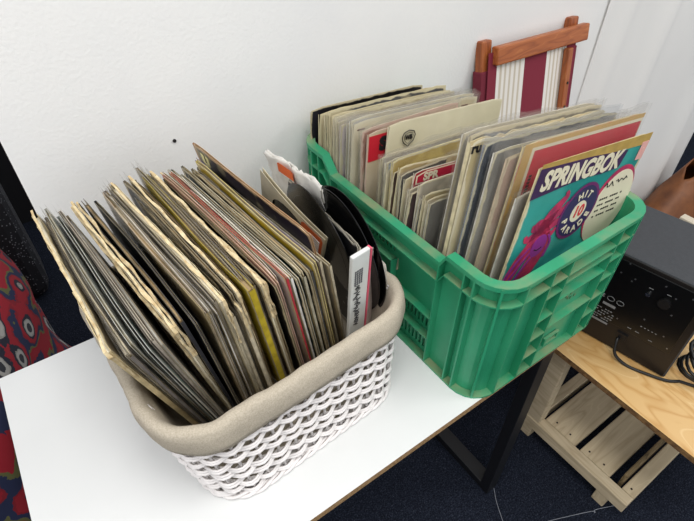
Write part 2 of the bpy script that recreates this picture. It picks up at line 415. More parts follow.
# liner
ln = MB(); NL = 220; lp, _ = rrect(HB[0], HB[1], .07, NL)
prof = [(-.014, .022), (-.014, .09), (-.013, .16), (-.012, .2), (-.009, .220), (-.003, .228), (.006, .228), (.0115, .222), (.0140, .208), (.0150, .192), (.0145, .184), (.0135, .174), (.0115, .175), (.012, .186), (.012, .2), (.009, .215), (.004, .2215), (-.002, .2215), (-.0065, .214), (-.009, .2), (-.0108, .09), (-.0108, .022)]
for i, (p, nn) in enumerate(lp):
    for k, (o, z) in enumerate(prof):
        wv = noise.noise(Vector((p[0]*14, p[1]*14, z*9)))
        w2 = noise.noise(Vector((p[0]*40+7, p[1]*40, z*14)))
        oo = o; zz = z
        if 3 < k < 17: oo += .005*wv+.003*w2; zz += .005*noise.noise(Vector((p[0]*9, p[1]*9, 3)))
        if 9 <= k <= 13: zz += .006*wv+.003*w2
        oo = max(oo, .0095) if 8 <= k <= 14 else oo
        ln.v.append(tuple(bpt(p, nn, zz, oo)))
K = len(prof)
for i in range(NL):
    for k in range(K-1):
        a = i*K+k; b = ((i+1) % NL)*K+k
        ln.f.append((a, b, b+1, a+1)); ln.mi.append(0); ln.uv.append([(.5, .5)]*4)
ln.f.append(tuple(i*K for i in range(NL))); ln.mi.append(0); ln.uv.append([(.5, .5)]*NL)
ln.build('cloth_liner', M_linen, bk, smooth=True)

# ------------------------------------------------------------------ green crate
CY0, CY1 = .312, .868
cx0 = .694; chx0 = .184; cyc = (CY0+CY1)/2; chy = (CY1-CY0)/2; CH = .30
cr = empty('plastic_crate', (cx0, cyc, 0)); tag(cr, 'dusty green plastic lug crate with ribbed sides packed with records', 'crate')
CR = .042
rat, rper = rrect(chx0, chy, CR, None)
def cpt(d, z, off):
    p, nn = rat(d); k = z/CH
    return Vector((p[0]*(1+.035*k)+.004*k+nn[0]*off, p[1]*(1+.015*k)+nn[1]*off, z))
# arc distances: left side y(d): start (-hx,0)->-y
def d_left(y): v = cyc-y; return v if v >= 0 else rper+v
Lfront0 = (chy-CR)+PI*CR/2
def d_front(x): return Lfront0+(x-(cx0-chx0+CR))
Lright0 = Lfront0+2*(chx0-CR)+PI*CR/2
def d_right(y): return Lright0+(y-(CY0+CR))
Lback0 = Lright0+2*(chy-CR)+PI*CR/2
def d_back(x): return Lback0+((cx0+chx0-CR)-x)
def rimz(d):
    """height of the rim: raised round both ends, lower along the long sides"""
    dl = d if d < rper/2 else d-rper
    if abs(dl) < 0.26:
        y = cyc-dl
        e0, e1 = CY0+.105, CY1-.085
        if y < e0: return CH
        if y < e0+.012: return CH-.024*(y-e0)/.012
        if y > e1: return CH+.008
        if y > e1-.03: return CH-.024+.032*(y-(e1-.03))/.03
        return CH-.024
    dr = d-(Lright0+(chy-CR))
    if abs(dr) < .18: return CH-.024
    p, nn = rat(d)
    return CH+.008 if p[1] > chy-.08 else CH
ds = sorted(set([round(rper*i/150, 5) for i in range(150)]+[round(d_left(CY0+.105), 5), round(d_left(CY0+.117), 5), round(d_left(CY1-.085) % rper, 5), round(d_left(CY1-.115) % rper, 5)]))
slots = []
def slot_rows(dlist, z0, z1): slots.extend([(d-.0028, d+.0028, z0, z1) for d in dlist])
for side in (d_left, d_right):
    slot_rows([side(.56+.011*i) for i in range(17)], .20, .235)
    slot_rows([side(.44+.011*i) for i in range(11)], .082, .125)
    slot_rows([side(.44+.011*i) for i in range(11)], .018, .062)
    slot_rows([side(.64+.011*i) for i in range(9)], .082, .125)
brk = sorted(set([round(a % rper, 5) for s in slots for a in s[:2]]+ds)); zb = sorted({0., .018, .062, .082, .125, .2, .235, .255})
shell = MB(); nb = len(brk)
for z in zb+[-1]:
    for d in brk: shell.v.append(tuple(cpt(d, rimz(d)-.002 if z < 0 else z, 0)))
for j in range(len(zb)):
    for i in range(nb):
        d0, d1 = brk[i], brk[(i+1) % nb]; dm = (d0+(d1 if d1 > d0 else d1+rper))/2
        z0 = zb[j]; z1 = zb[j+1] if j+1 < len(zb) else .29; zm = (z0+z1)/2
        if any(a % rper < dm % rper < b % rper and c < zm < e for a, b, c, e in slots): continue
        if 0.237 > z1 > .21 and abs(dm-(d_front(.727))) < .055 and z0 >= .2: continue
        i2 = (i+1) % nb
        shell.f.append((j*nb+i, j*nb+i2, (j+1)*nb+i2, (j+1)*nb+i)); shell.mi.append(0); shell.uv.append([(.5, .5)]*4)
so = shell.build('side_walls', M_crate, cr); m_ = so.modifiers.new('Solidify', 'SOLIDIFY'); m_.thickness = .003; m_.offset = 0
def flange(mb, zf, o0, o1, th, rng=None):
    dd = [d for d in ds if rng is None or rng[0] <= d <= rng[1]]
    if rng: dd = [rng[0]]+dd+[rng[1]]
    vs = []
    for d in dd:
        z = zf(d) if callable(zf) else zf
        vs += [cpt(d, z, o0), cpt(d, z, o1), cpt(d, z-th, o1), cpt(d, z-th, o0)]
    n = len(dd); fs = []
    for i in range(n if rng is None else n-1):
        a = 4*i; b = 4*((i+1) % n)
        for k in range(4): fs.append((a+k, a+(k+1) % 4, b+(k+1) % 4, b+k))
    if rng: fs += [(0, 1, 2, 3), (4*n-4, 4*n-3, 4*n-2, 4*n-1)]
    mb.add(vs, fs)
rim = MB(); flange(rim, rimz, -.002, .0165, .004); flange(rim, lambda d: rimz(d)-.001, .0145, .0168, .008)
rim.build('rim', M_crate, cr)
fl = MB(); FO = .017
flange(fl, lambda d: rimz(d)-.043, 0, FO, .003)
flange(fl, .004, -.002, FO, .004)
for side in (d_left, d_right):
    a = lambda y0, y1: tuple(sorted((side(y0) % rper, side(y1) % rper)))
    def shelf(z, y0, y1, o=FO):
        u, v = side(y0), side(y1)
        if side is d_left:
            if y1 > cyc > y0:
                flange(fl, z, 0, o, .003, (0, side(y0))); flange(fl, z, 0, o, .003, (side(y1), rper-1e-6))
            else: flange(fl, z, 0, o, .003, (min(u, v), max(u, v)))
        else: flange(fl, z, 0, o, .003, (min(u, v), max(u, v)))
    shelf(.19, .55, .74); shelf(.13, .43, .56); shelf(.072, .43, .56); shelf(.13, .63, .76); shelf(.072, .63, .76)
for z in (.225, .165, .112, .058): flange(fl, z, 0, FO, .003, (d_front(.615), d_front(.66)))
for z in (.215, .165, .112, .06): flange(fl, z, 0, FO, .003, (d_front(.795), d_front(.845)))
flange(fl, .238, 0, FO, .003, (d_front(.66), d_front(.795))); flange(fl, .196, 0, FO, .003, (d_front(.66), d_front(.795)))
flange(fl, .12, 0, FO, .003, (d_front(.66), d_front(.795)))
for z in (.225, .165, .112, .058): flange(fl, z, 0, FO, .003, (d_back(.73), d_back(.68)))
fl.build('horizontal_ribs', M_crate_dusty, cr)
def fin(mb, d, z0, z1, o=FO, th=.003):
    vs = []; mb = MB()
    K_ = 6
    for k in range(K_+1):
        z = z0+(z1-z0)*k/K_
        vs += [cpt(d-th/2, z, 0), cpt(d+th/2, z, 0), cpt(d+th/2, z, o), cpt(d-th/2, z, o)]
    fs = [(0, 1, 2, 3), (4*K_, 4*K_+1, 4*K_+2, 4*K_+3)]
    for k in range(K_):
        for j in range(4): fs.append((4*k+j, 4*k+(j+1) % 4, 4*k+4+(j+1) % 4, 4*k+4+j))
    mb.add(vs, fs); mb.build('vertical_rib', M_crate, cr)
vf = MB()
for side in (d_left, d_right):
    for y in (.43, .375, .80, .755): fin(vf, side(y), 0, rimz(side(y) % rper)-.003)
    fin(vf, side(.56), .0, .13); fin(vf, side(.63), 0, .13); fin(vf, side(.55), .13, .19); fin(vf, side(.74), .13, .19)
for x in (.615, .66, .795, .845): fin(vf, d_front(x), 0, CH-.003)
for x in (.575, .63, .69, .75, .81): fin(vf, d_back(x), 0, CH-.003)
for d0 in (Lfront0-PI*CR/2, Lright0-PI*CR/2, Lback0-PI*CR/2, Lback0+2*(chx0-CR)):
    for k in (0, .5, 1): fin(vf, d0+k*PI*CR/2, 0, CH-.003)
bf = MB(); bm_pts = [cpt(rper*i/60, .0, 0) for i in range(60)]
vs = [(p.x, p.y, z) for z in (.0, .006) for p in bm_pts]
bf.add(vs, [tuple(range(60)), tuple(range(60, 120))]+[(i, (i+1) % 60, 60+(i+1) % 60, 60+i) for i in range(60)])
bf.build('base_panel', M_crate, cr)
# embossed marks on the front panel
emb = MB(); rc = random.Random(3)
M_emb = plain('moulded_mark', '1a7550', .5, col2='8c8468', scale=90)
cf = cpt(d_front(.727), .155, 0)
for row, (zz, n_) in enumerate(((.105, 9), (.09, 12))):
    for i in range(n_):
        x = cf.x-.045+.09*i/n_; emb.box((x, cf.y-.0026, zz+rc.uniform(0, .002)), (x+.004, cf.y-.0014, zz+rc.uniform(.005, .011)))
for i in range(10):
    a = i*.55; emb.box((cf.x-.01+.016*math.cos(a)+i*.003, cf.y-.0026, .155+.014*math.sin(a)), (cf.x-.005+.016*math.cos(a)+i*.003, cf.y-.0014, .161+.014*math.sin(a)))
emb.build('embossed_marks', M_emb, cr)
lp_ = MB(); z = .03
for (lo, hi) in (((-.022, 0), (.022, .004)), ((-.022, .018), (.022, .022)), ((-.022, .004), (-.018, .018)), ((.018, .004), (.022, .018))):
    lp_.box((cf.x-.01+lo[0], cf.y-.007, z+lo[1]), (cf.x-.01+hi[0], cf.y-.0014, z+hi[1]))
lp_.build('label_frame', M_crate, cr)

# ------------------------------------------------------------------ records in the basket
Bx = [(0, -.015), (.167, .055), (.23, .102), (.33, .131), (.47, .17), (.66, .222), (.83, .272), (1, .325)]
Ax = [(0, -.030), (.167, .015), (.23, .067), (.33, .087), (.47, .137), (.66, .176), (.83, .230), (1, .262)]
Dx = [(0, .060), (1, .385)]
# s, look, face, back, edge, thickness, ragged, plastic, dz, dy
DK = '1d1a20'
rec = [
 (.000, 'torn tan card sleeve with split cream spine', ('8d7f68', '6f6350'), '8a7d66', 'd9c596', 5.0, .006, None, .012, .008),
 (.018, 'dull grey-beige sleeve', ('b3aaa0', '9a9088'), 'a79e94', 'b8ad98', 3.2, .002, .010, .004, .0),
 (.037, 'black sleeve with worn speckled edge', (DK, '2a2630'), DK, '6d6458', 3.0, .001, None, -.012, .0),
 (.055, 'dark purple sleeve in cloudy plastic', ('33243f', '1f1a26'), '2a2233', 'a59c90', 3.0, 0, .014, -.004, .004),
 (.073, 'pale grey-green sleeve in clear plastic', ('a9b5b0', '7c8986'), '8d9693', 'e0ddd2', 3.0, 0, .012, .010, .0),
 (.090, 'white sleeve with pale teal print in plastic', ('c2cac6', '7fa3a3'), '9aa6a4', 'efece2', 3.0, 0, .010, .0, -.006),
 (.107, 'maroon edged sleeve in plastic', ('5c2430', '3a2228'), '777070', 'd8cdbc', 2.6, 0, .012, .006, .0),
 (.124, 'mauve-grey sleeve in wrinkled plastic', ('a3969a', '877b80'), '978b8e', 'b8aea2', 3.0, 0, .014, .002, .0),
 (.141, 'brown-grey sleeve in plastic', ('8a7e78', '6a5f58'), '82776f', 'cbbd9f', 3.0, .001, .010, -.006, .0),
 (.158, 'cream paper sleeve with ragged bent edge', ('d6c7a2', 'b9a67c'), 'cdbd98', 'dccda8', 3.4, .006, None, -.008, .012),
 (.174, 'cream card sleeve split along its edge', ('d9ccae', 'bca988'), 'd3c5a4', 'e0d2ae', 3.4, .005, None, .004, .004),
 (.190, 'black sleeve with frayed lining', ('16161a', '26262c'), '16161a', '4a4744', 3.6, .003, None, -.006, .006),
 (.205, 'plain black glossy sleeve', ('101114', '1b1c22'), '101114', '34343a', 3.6, .001, None, -.014, .0),
 (.221, 'dark blue-black sleeve', ('1a2230', '131722'), '151b26', '55524c', 2.8, 0, None, -.004, .0),
 (.237, 'grey plastic covered sleeve with pink-cream spine', ('a8a19c', '8f8983'), 'a39c96', 'dcc8b4', 3.4, 0, .012, .010, .0),
 (.255, 'tan card sleeve with dark patch', ('b6a074', '413a30'), 'ab966c', 'c9b586', 4.5, .002, None, .014, .0),
 (.273, 'brown-grey sleeve in hazy plastic', ('91877f', '776d66'), '8b8179', 'a99e8c', 3.0, 0, .010, -.004, .0),
 (.289, 'dark brown sleeve', ('3a2d24', '2a211b'), '33281f', 'a08c68', 3.0, .002, None, -.008, .0),
 (.305, 'grey sleeve with thin beige edge', ('9a938b', '7f7972'), '958e86', 'c8b999', 2.8, 0, .008, .002, .0),
 (.322, 'thick cream box sleeve with textured edge', ('d8c9a0', 'c0ae80'), 'd4c59c', 'ddd0aa', 7.0, .004, None, .016, .010),
 (.342, 'pale cream sleeve with crumbling spine', ('dccfae', 'c4b48e'), 'd5c8a6', 'e2d6b6', 4.5, .006, None, .006, .0),
 (.360, 'beige sleeve in dull plastic', ('a59a86', '8b806e'), 'a0957f', 'cfc2a4', 3.0, .001, .010, -.006, .0),
 (.376, 'charcoal sleeve with grey back', ('2d2b2c', '45423f'), '3a3736', 'b6aa92', 2.8, 0, None, .0, .0),
 (.391, 'grey sleeve in tall clear plastic', ('a39e99', '8b8681'), '9e9994', 'c2b7a2', 2.8, 0, .024, .008, .004),
 (.407, 'off-white sleeve with brown foxing', ('d0c4a8', 'a8946c'), 'cabea0', 'dacdb0', 3.4, .004, None, -.010, .0),
 (.424, 'dark sleeve with torn cream edge', ('2a2622', '4c443a'), '332e29', 'd8cba8', 3.0, .005, None, .002, .0),
 (.440, 'thin brown-backed sleeve', ('5d4c38', '42362a'), '56462f', 'c6b48c', 2.8, .002, None, -.004, .0),
 (.458, 'mustard yellow sleeve', ('b8a016', 'a58e10'), 'b09a18', 'c2aa1c', 7.5, .001, None, .012, -.010),
 (.474, 'cream-edged yellow card sleeve', ('bda730', 'd0c078'), 'b8a436', 'ddd09a', 2.8, .002, None, -.004, .0),
 (.490, 'grey sleeve in tall hazy plastic', ('989089', '7a726c'), '938b84', 'b3a893', 3.0, 0, .024, .014, .004),
 (.507, 'brown-grey patterned sleeve in plastic', ('5e5352', '3b3336'), '564c4b', 'a89b84', 3.0, 0, .014, .006, .0),
 (.523, 'mauve and black checked sleeve', ('5f5460', '26222a'), '4d4550', 'b4a78c', 3.0, .004, None, .010, .0, 22),
 (.539, 'purple-brown picture sleeve with torn edge', ('4a3a4c', '857a80'), '413545', 'c0b28e', 3.2, .005, None, .004, .0, 22),
 (.556, 'dark violet sleeve with beige edge', ('2d2638', '4a4055'), '2b2534', 'bfb090', 3.0, .003, None, -.006, .0),
 (.572, 'cream-edged dark sleeve', ('3b3634', '57504a'), '3a3533', 'd8cba6', 3.0, .003, None, .002, .0),
 (.588, 'black sleeve with red flecks', ('1b1718', '6c1f26'), '1b1718', 'a89c84', 2.6, .001, None, -.008, .0),
 (.603, 'beige sleeve with ragged opening', ('a8987c', '8c7d62'), 'a3937a', 'd6c7a0', 3.4, .004, None, .004, .004),
 (.620, 'salmon pink sleeve', ('cf8c84', 'dcaaa0'), 'c9867e', 'e6cfc0', 2.6, 0, None, .008, .0),
 (.635, 'white sleeve with pink tint', ('dcd2cc', 'd0a8a4'), 'd8cec8', 'f0ebe2', 2.6, 0, None, .004, .0),
 (.650, 'white glossy sleeve with red spine', ('e2dedb', 'b5202c'), 'd8d4d1', 'c02a38', 2.6, 0, None, .008, .0),
 (.665, 'cream sleeve with crimson border', ('d8cfc0', 'a61c28'), 'cfc6b8', 'e8e2d6', 3.0, .001, None, .002, .0),
 (.682, 'dark grey-green sleeve', ('394845', '263331'), '34413f', 'cfc9bc', 3.0, 0, None, -.006, .0),
 (.698, 'white sleeve with grey print', ('d2d0c9', '8b8a86'), 'c9c7c0', 'f0ede4', 2.6, 0, None, .004, .0),
 (.713, 'deep teal sleeve with pale edge', ('16353a', '1f464b'), '173136', 'c9c5b4', 3.0, 0, None, .012, .0),
 (.729, 'dark bottle-green sleeve', ('1c2f2c', '131f1f'), '1a2b28', 'b9b29e', 3.0, 0, None, .006, .0),
 (.745, 'khaki-grey sleeve', ('6d6a5c', '58554a'), '686557', 'bdb59c', 3.0, .001, None, -.004, .0),
 (.761, 'cream sleeve with dark lettered border', ('c9be9f', '2c2a2a'), 'c4b99a', 'd8ceb2', 3.0, .001, None, .004, .0),
 (.777, 'black sleeve with cream edge', ('18171a', '2b292d'), '18171a', 'd0c6aa', 3.0, .001, None, .010, .0),
 (.793, 'slate blue-black sleeve', ('20242f', '343a48'), '1e222c', '8d8a84', 3.0, 0, None, .004, .0),
 (.809, 'dark speckled sleeve', ('2b2a2d', '55524e'), '2b2a2d', '9a9384', 3.0, .002, None, .0, .0, 40),
 (.826, 'bright mustard yellow sleeve with white edge', ('c1a324', 'b19218'), 'c3a628', 'dccb7a', 3.4, 0, None, .012, .0),
 (.842, 'indigo sleeve with purple border', ('2c2350', '5a4590'), '4a3a80', '7a68a8', 3.0, 0, None, .018, .0),
]
names_side = {}
basket_root = []
nrec = len(rec)
ords = ['first','second','third','fourth','fifth','sixth','seventh','eighth','ninth','tenth']
def sleeve_frame(s, dz=0, dy=0, size=.31, jit=True, zb=.062):
    B = Vector((lerpk(Bx, s), .455, .362)); A = Vector((lerpk(Ax, s), .772, .392)); D = Vector((lerpk(Dx, s), .497, zb))
    e = (A-B).normalized(); up = (B-D); up = (up-e*up.dot(e)).normalized()
    o = D+e*(size/2)+up*dz+e*dy
    return frame(o, e, up)
BG = 'old record sleeves standing in the wicker basket'
for i, r_ in enumerate(rec):
    s, look, face, back, edge, th, rag, pl, dz, dy = r_[:10]
    sc_ = r_[10] if len(r_) > 10 else 7
    prev = rec[i-1][1] if i else None
    words = look.split()
    if i == 0: lab = look+', leftmost in the wicker basket'
    else:
        nb_ = ' '.join(rec[i-1][1].replace(' sleeve', '').replace(' card', '').replace(' paper', '').split()[:3])
        for tail in (' with thin', ' with worn', ' with', ' in', ' and'): 
            if nb_.endswith(tail): nb_ = nb_[:-len(tail)]
        lab = look+', right of the '+nb_+' one'
    w16 = lab.split()
    if len(w16) > 16: lab = ' '.join(w16[:16])
    s += .013*math.sin(2*PI*i/4.3)+.006*math.sin(2*PI*i/2.7)+R.uniform(-.003, .003); dz = dz*.8+R.uniform(-.013, .010); dy += R.uniform(-.012, .010)
    if rag < .003:
        a_, b_ = rgb(edge), rgb(back if isinstance(back, str) else back[0]); k_ = R.choice((.3, .5, .8, 1.))
        edge = ''.join('%02x' % int(255*max(0, min(1, ((x*k_+y*(1-k_))**(1/2.2)))) ) for x, y in zip(a_[:3], b_[:3]))
    if 'mustard' in look or 'box' in look: dz = .014; dy = -.008
    Mx = sleeve_frame(s, dz, dy)
    face_t = (face[0], face[1], 'cdbf9c', sc_, .5, .45, 1.0)
    root, jk = record_sleeve(Mx, .31, th*(1.4 if th < 6 else 1.2)/1000, face_t, back, edge, lab, group=BG, ragged=rag*1.6, amp=.0030, plast=pl, spine=1 if i % 3 else -1, nu=24 if rag > .002 else 10, inner=R.choice(('cream', 'white', 'grey', 'grey', 'dark', 'kraft')) if rag < .004 else 'cream', pcol='b0aba2')
# tall black cover with a letter, torn tan edge
Mx = sleeve_frame(.90, .024, .012, .31)
Mx = Matrix.Translation((0.0, .028, -.002)) @ Mx
root, jk = record_sleeve(Mx, .31, .0034, ('1d1a20', '3c3038', 'b99e78', 9, .55, .45, 1.0), ('241d28', '8c8468', 'b99e78', 18, .56, .4, 1.0), 'c79a72',
    'tall black picture sleeve with tan worn edge and pale letter U in the basket', group=BG, amp=.001, spine=1)
M_u = plain('faded_yellow_ink', 'efe6a6', .6)
text_obj('letter', 'U', .030, M_u, jk, Matrix.Translation((.122, .0026, .283)) @ Matrix.Rotation(PI, 4, 'Z') @ Matrix.Rotation(PI/2, 4, 'X'), bold=.003)
for q_s, q_y, q_z, lk in ((.935, .018, -.012, ('8d8574', '6f685a', 'dark tan sleeve with pale worn front edge, right of the tall letter U sleeve')), (.965, .010, -.022, ('c8c0ae', 'a9a190', 'short stone-grey sleeve between the tall letter U sleeve and white box'))):
    record_sleeve(Matrix.Translation((-.012, .0, 0)) @ sleeve_frame(q_s, q_z, q_y), .30, .0045, (lk[0], lk[1], 'cdbf9c', 9), lk[1], 'cfc4a8', lk[2], group=BG, amp=.001, inner='white')
# cream sleeve with die-cut hole and orange label strip
def curved_patch(mb, r, w, h, a0=0, n=10, th=.0008, mi=0):
    pass
e_ = Vector((-.028, .14, .062)).normalized(); u_ = Vector((-.16, -.20, .95)); u_ = (u_-e_*u_.dot(e_)).normalized()
Mx = frame(Vector((.335, .735, .362))-e_*.089-u_*.178, e_, u_)
ds_root = empty('record_sleeve', M=Mx); tag(ds_root, 'cream die-cut single sleeve with orange striped print, curling beside the tall black cover', 'record', BG)
def cut_sheet(mb, s, y0, th, hole, warp, n=48, mi=(0, 1), cz=None):
    cz = cz or s/2; ring_o = []; ring_i = []
    for k in range(n):
        a = 2*PI*k/n; c, q = math.cos(a), math.sin(a); m = max(abs(c), abs(q))
        ring_o.append((s/2*c/m, cz+s/2*q/m)); ring_i.append((hole*c, cz+s*.06+hole*q))
    vs = []
    for yy in (y0, y0+th):
        for rg in (ring_i, ring_o):
            for x, z in rg: vs.append((x, yy+warp(x/s+.5, z/s), z))
    fs = []; m_ = []
    for j in range(n):
        k = (j+1) % n
        fs += [(j, k, n+k, n+j), (2*n+j, 3*n+j, 3*n+k, 2*n+k), (n+j, n+k, 3*n+k, 3*n+j), (j, 2*n+j, 2*n+k, k)]
    mb.add(vs, fs, mi[0])
wp = lambda u, w: .004*math.sin(PI*u)*w+.004*w*w
mb = MB(); cut_sheet(mb, .178, -.002, .0006, .055, wp, cz=None); cut_sheet(mb, .178, .004, .0006, .055, wp)
mb.build('paper_sleeve', M_cream, ds_root)
mb = MB()
mb.disc(.080, .0008, 48, hole=.004); mb.build('vinyl_disc', M_vinyl, ds_root, M=Matrix.Translation((0, .0035, .082)) @ Matrix.Rotation(math.radians(-1.5), 4, 'X') @ Matrix.Rotation(PI/2, 4, 'X'))
M_or = plain('orange_print', 'e0662a', .6)
mo = MB(); sheet(mo, .055, .07, .0052, .0005, lambda u, w: wp(.02+u*.31, .55+w*.4), mi=(0, 0))
ob = mo.build('orange_print', M_or, ds_root, M=Matrix.Translation((-.058, 0, .098)))
ms = MB()
for k in range(6): yq = wp(.11, (.105+k*.009)/.178)+.0060; ms.box((-.080, yq, .103+k*.009), (-.062+.002*k, yq+.0012, .107+k*.009))
ms.build('white_stripes', M_white, ob, M=Matrix.Translation((0, .0, 0)) @ Matrix.Rotation(0, 4, 'X'))
# second orange-lettered crumpled paper sleeve further back
def crumpled(name, s, h, mat, M, label, cat, group, amp=.006, extra=None, thk=.0008, seed=0, f=9):
    rt = empty(name, M=M); tag(rt, label, cat, group)
    mb = MB()
    w = lambda u, v: amp*noise.noise(Vector((u*f*.3+seed, v*f*.3, seed)))*2+amp*.5*noise.noise(Vector((u*f+seed, v*f, 5)))
    sheet(mb, s, h, -.002, thk, w, nu=28, nw=22, mi=(0, 0), ragged=.004, seed=seed)
    sheet(mb, s, h, .0025, thk, w, nu=28, nw=22, mi=(0, 0), ragged=.004, seed=seed+1)
    o = mb.build('paper_sleeve', mat, rt, smooth=True)
    return rt, o
rt, o = crumpled('record_sleeve', .18, .18, M_white, frame(Vector((.412, .735, .165)), (-.10, 1, 0), (-.10, 0, 1)), 'crumpled white paper sleeve with orange print behind the curling die-cut sleeve', 'record', BG, seed=3)
mo = MB(); sheet(mo, .05, .022, .0075, .0004, lambda u, w: 0, mi=(0, 0)); mo.build('orange_print', M_or, o, M=Matrix.Translation((.02, 0, .150)))
rt, o = crumpled('record_sleeve', .24, .235, plain('off_white_paper', 'cfc9bf', .8, var=.15, scale=20), frame(Vector((.430, .60, .03)), (.03, 1, 0), (.0, 0, 1)), 'crumpled off-white paper sleeve behind the bare black discs, nearest the green crate', 'record', BG, amp=.004, seed=9)
# bare black discs
M_lab = plain('dark_record_label', '2a2a30', .5)
def bare_disc(c, r, tilt, yaw, label):
    M = Matrix.Translation(c) @ Matrix.Rotation(yaw, 4, 'Z') @ Matrix.Rotation(tilt, 4, 'Y') @ Matrix.Rotation(PI/2, 4, 'Y')
    rt = empty('record_disc', M=M); tag(rt, label, 'record', 'bare black discs at the right end of the wicker basket')
    mb = MB(); n = 72
    rs = [.0036, r*.33, r*.36, r*.362, r*.6, r*.605, r*.8, r*.805, r*.97, r]
    zs = [.0, 0, -.0006, 0, 0, .0003, .0003, 0, 0, -.0006]
    vs = []
    for sg in (1, -1):
        for rr, zz in zip(rs, zs):
            for j in range(n): a = 2*PI*j/n; vs.append((rr*math.cos(a), rr*math.sin(a), sg*(.0011+zz)))
    fs = []; k = len(rs)
    for sg in (0, 1):
        for q in range(k-1):
            for j in range(n):
                a = sg*k*n+q*n+j; b = sg*k*n+q*n+(j+1) % n; fs.append((a, b, b+n, a+n))
    for j in range(n):
        fs.append((j, (j+1) % n, k*n+(j+1) % n, k*n+j)); a = (k-1)*n
        fs.append((a+j, a+(j+1) % n, k*n+a+(j+1) % n, k*n+a+j))
    mb.add(vs, fs); mb.build('grooved_disc', M_vinyl, rt)
    ml = MB(); ml.disc(r*.32, .0026, 40, hole=.0036, z0=-.0013); ml.build('centre_label', M_lab, rt)
bare_disc((.388, .640, .222), .125, math.radians(-8), math.radians(-3), 'bare black disc just right of the orange printed sleeve')
bare_disc((.411, .600, .222), .125, math.radians(-4), math.radians(-3), 'bare black disc, middle of three discs beside the crate')
bare_disc((.421, .597, .220), .127, math.radians(-2), math.radians(-3), 'outermost bare black disc nearest the green crate side')
# spotted black sleeve, crumpled clear one
root, jk = record_sleeve(frame(Vector((.400, .628, .065)), (.03, 1, 0), (-.06, -.02, 1)), .25, .003, ('1b1c20', '77767a', 'b9b6ae', 60, .66, .4, 1.0), ('1b1c20', '77767a', 'b9b6ae', 60, .66, .4, 1.0), 'c9c2ae',
    'black sleeve with pale specks between white box and bare discs', group=BG, ragged=.003, amp=.001, nu=24, h=.25)
rt, o = crumpled('paper_scrap', .04, .22, plain('pinkish_paper', 'b5a59c', .7, var=.3, scale=30), frame(Vector((.392, .492, .08)), (.9, .3, 0), (-.13, 0, 1)), 'folded pinkish-grey paper strip beside the speckled black sleeve', 'paper', None, amp=.003, seed=21)
# white box set with pink edge
Mx = frame(Vector((.352, .472, .045)), (1, .12, 0), (-.13, -.06, 1))
bx = empty('record_box', M=Mx); tag(bx, 'slim white record box with pink edge and handwritten spine in the basket', 'box')
mb = MB(); mb.box((-.021, 0, 0), (.016, .008, .300)); bo = mb.build('case', cover('d9dbd8', 'c4c8c8', 'e6e2d6', 5), bx, bevel=.002)
mb = MB(); mb.box((.0162, -.0004, 0), (.0195, .0084, .299)); mb.build('pink_edge', plain('pink_card', 'd4566c', .6), bx)
rs_ = random.Random(5)
wr = MB()
for k in range(16):
    x0 = -.008+rs_.uniform(-.003, .003); zz = .135+k*.0062
    pts = [(x0+.006*math.sin(2.1*j+k), -.0008, zz+.0016*j+.001*math.cos(3*j)) for j in range(5)]
    wr.tube(pts, .0006, 4)
wr.build('handwriting', M_text, bx)
wr = MB()
for k in range(4): 
    for j in range(7): wr.box((-.015+k*.0045, -.0009, .236+j*.0048), (-.0122+k*.0045, -.0002, .2395+j*.0048))
wr.build('printed_lines', plain('grey_ink', '5a5a5e', .6), bx)

# ------------------------------------------------------------------ records in the crate
CG = 'records standing in the green crate'
def crate_rec(x0, y, ztop, s, th, face, back, edge, label, yaw=-4, roll=-5, lean=0, **kw):
    """x0, y, ztop: the top corner nearest the crate's left side; roll dips the far end"""
    yw = math.radians(yaw); rl = math.radians(roll); ln_ = math.radians(lean)
    x = Vector((math.cos(yw)*math.cos(rl), math.sin(yw)*math.cos(rl), math.sin(rl)))
    up = Vector((-math.sin(rl), math.sin(ln_), math.cos(ln_)))
    h = kw.get('h') or s
    up = (up-x*up.dot(x)).normalized()
    o = Vector((x0, y, ztop))+x*(s/2)-up*h
    g = kw.pop('group', CG)
    return record_sleeve(frame(o, x, up), s, th/1000, face, back, edge, label, group=g, **kw)
# front album with octopus-like figure
root, jk = crate_rec(.585, .3535, .466, .302, 3.0, ('238f8a', '3aa39a', 'd8cfae', 7, .5, .4, .9), 'c9bf9f', 'd9cba0', 'turquoise album sleeve lettered SPRINGBOK HIT PARADE at the front of the crate', yaw=-1, roll=-6.5, lean=0, amp=.0, inner=None, seam=True)
TEAL = None
s = .305
M_gold = plain('faded_gold_print', 'b99a4e', .6, var=.25, scale=40)
M_purp = plain('purple_print', '3c2050', .55, var=.2, scale=30); M_purp2 = plain('plum_print', '6c1f62', .55, var=.2)
M_mag = plain('magenta_print', 'c8305a', .55, scale=35, col2='8c2450'); M_off = plain('cream_print', 'e0d8bc', .6, var=.08); M_redp = plain('red_print', 'c8343c', .55); M_indigo = plain('indigo_print', '2e2452', .55)
def poly(mb, pts, y, th=.0003):
    n = len(pts); vs = [(x, y, z) for x, z in pts]+[(x, y+th, z) for x, z in pts]
    mb.add(vs, [tuple(range(n))[::-1], tuple(range(n, 2*n))]+[(i, (i+1) % n, n+(i+1) % n, n+i) for i in range(n)])
def circ(cx, cz, r, n=40, rx=1, a0=0, a1=2*PI): return [(cx+r*rx*math.cos(a0+(a1-a0)*k/n), cz+r*math.sin(a0+(a1-a0)*k/n)) for k in range(n)]
yf = -.0022
T = s  # top
mb = MB(); poly(mb, [(-.148, T-.010), (-.148, T-.001), (.148, T-.003), (.150, T-.024), (.09, T-.022)], yf); mb.build('gold_strip', M_gold, jk)
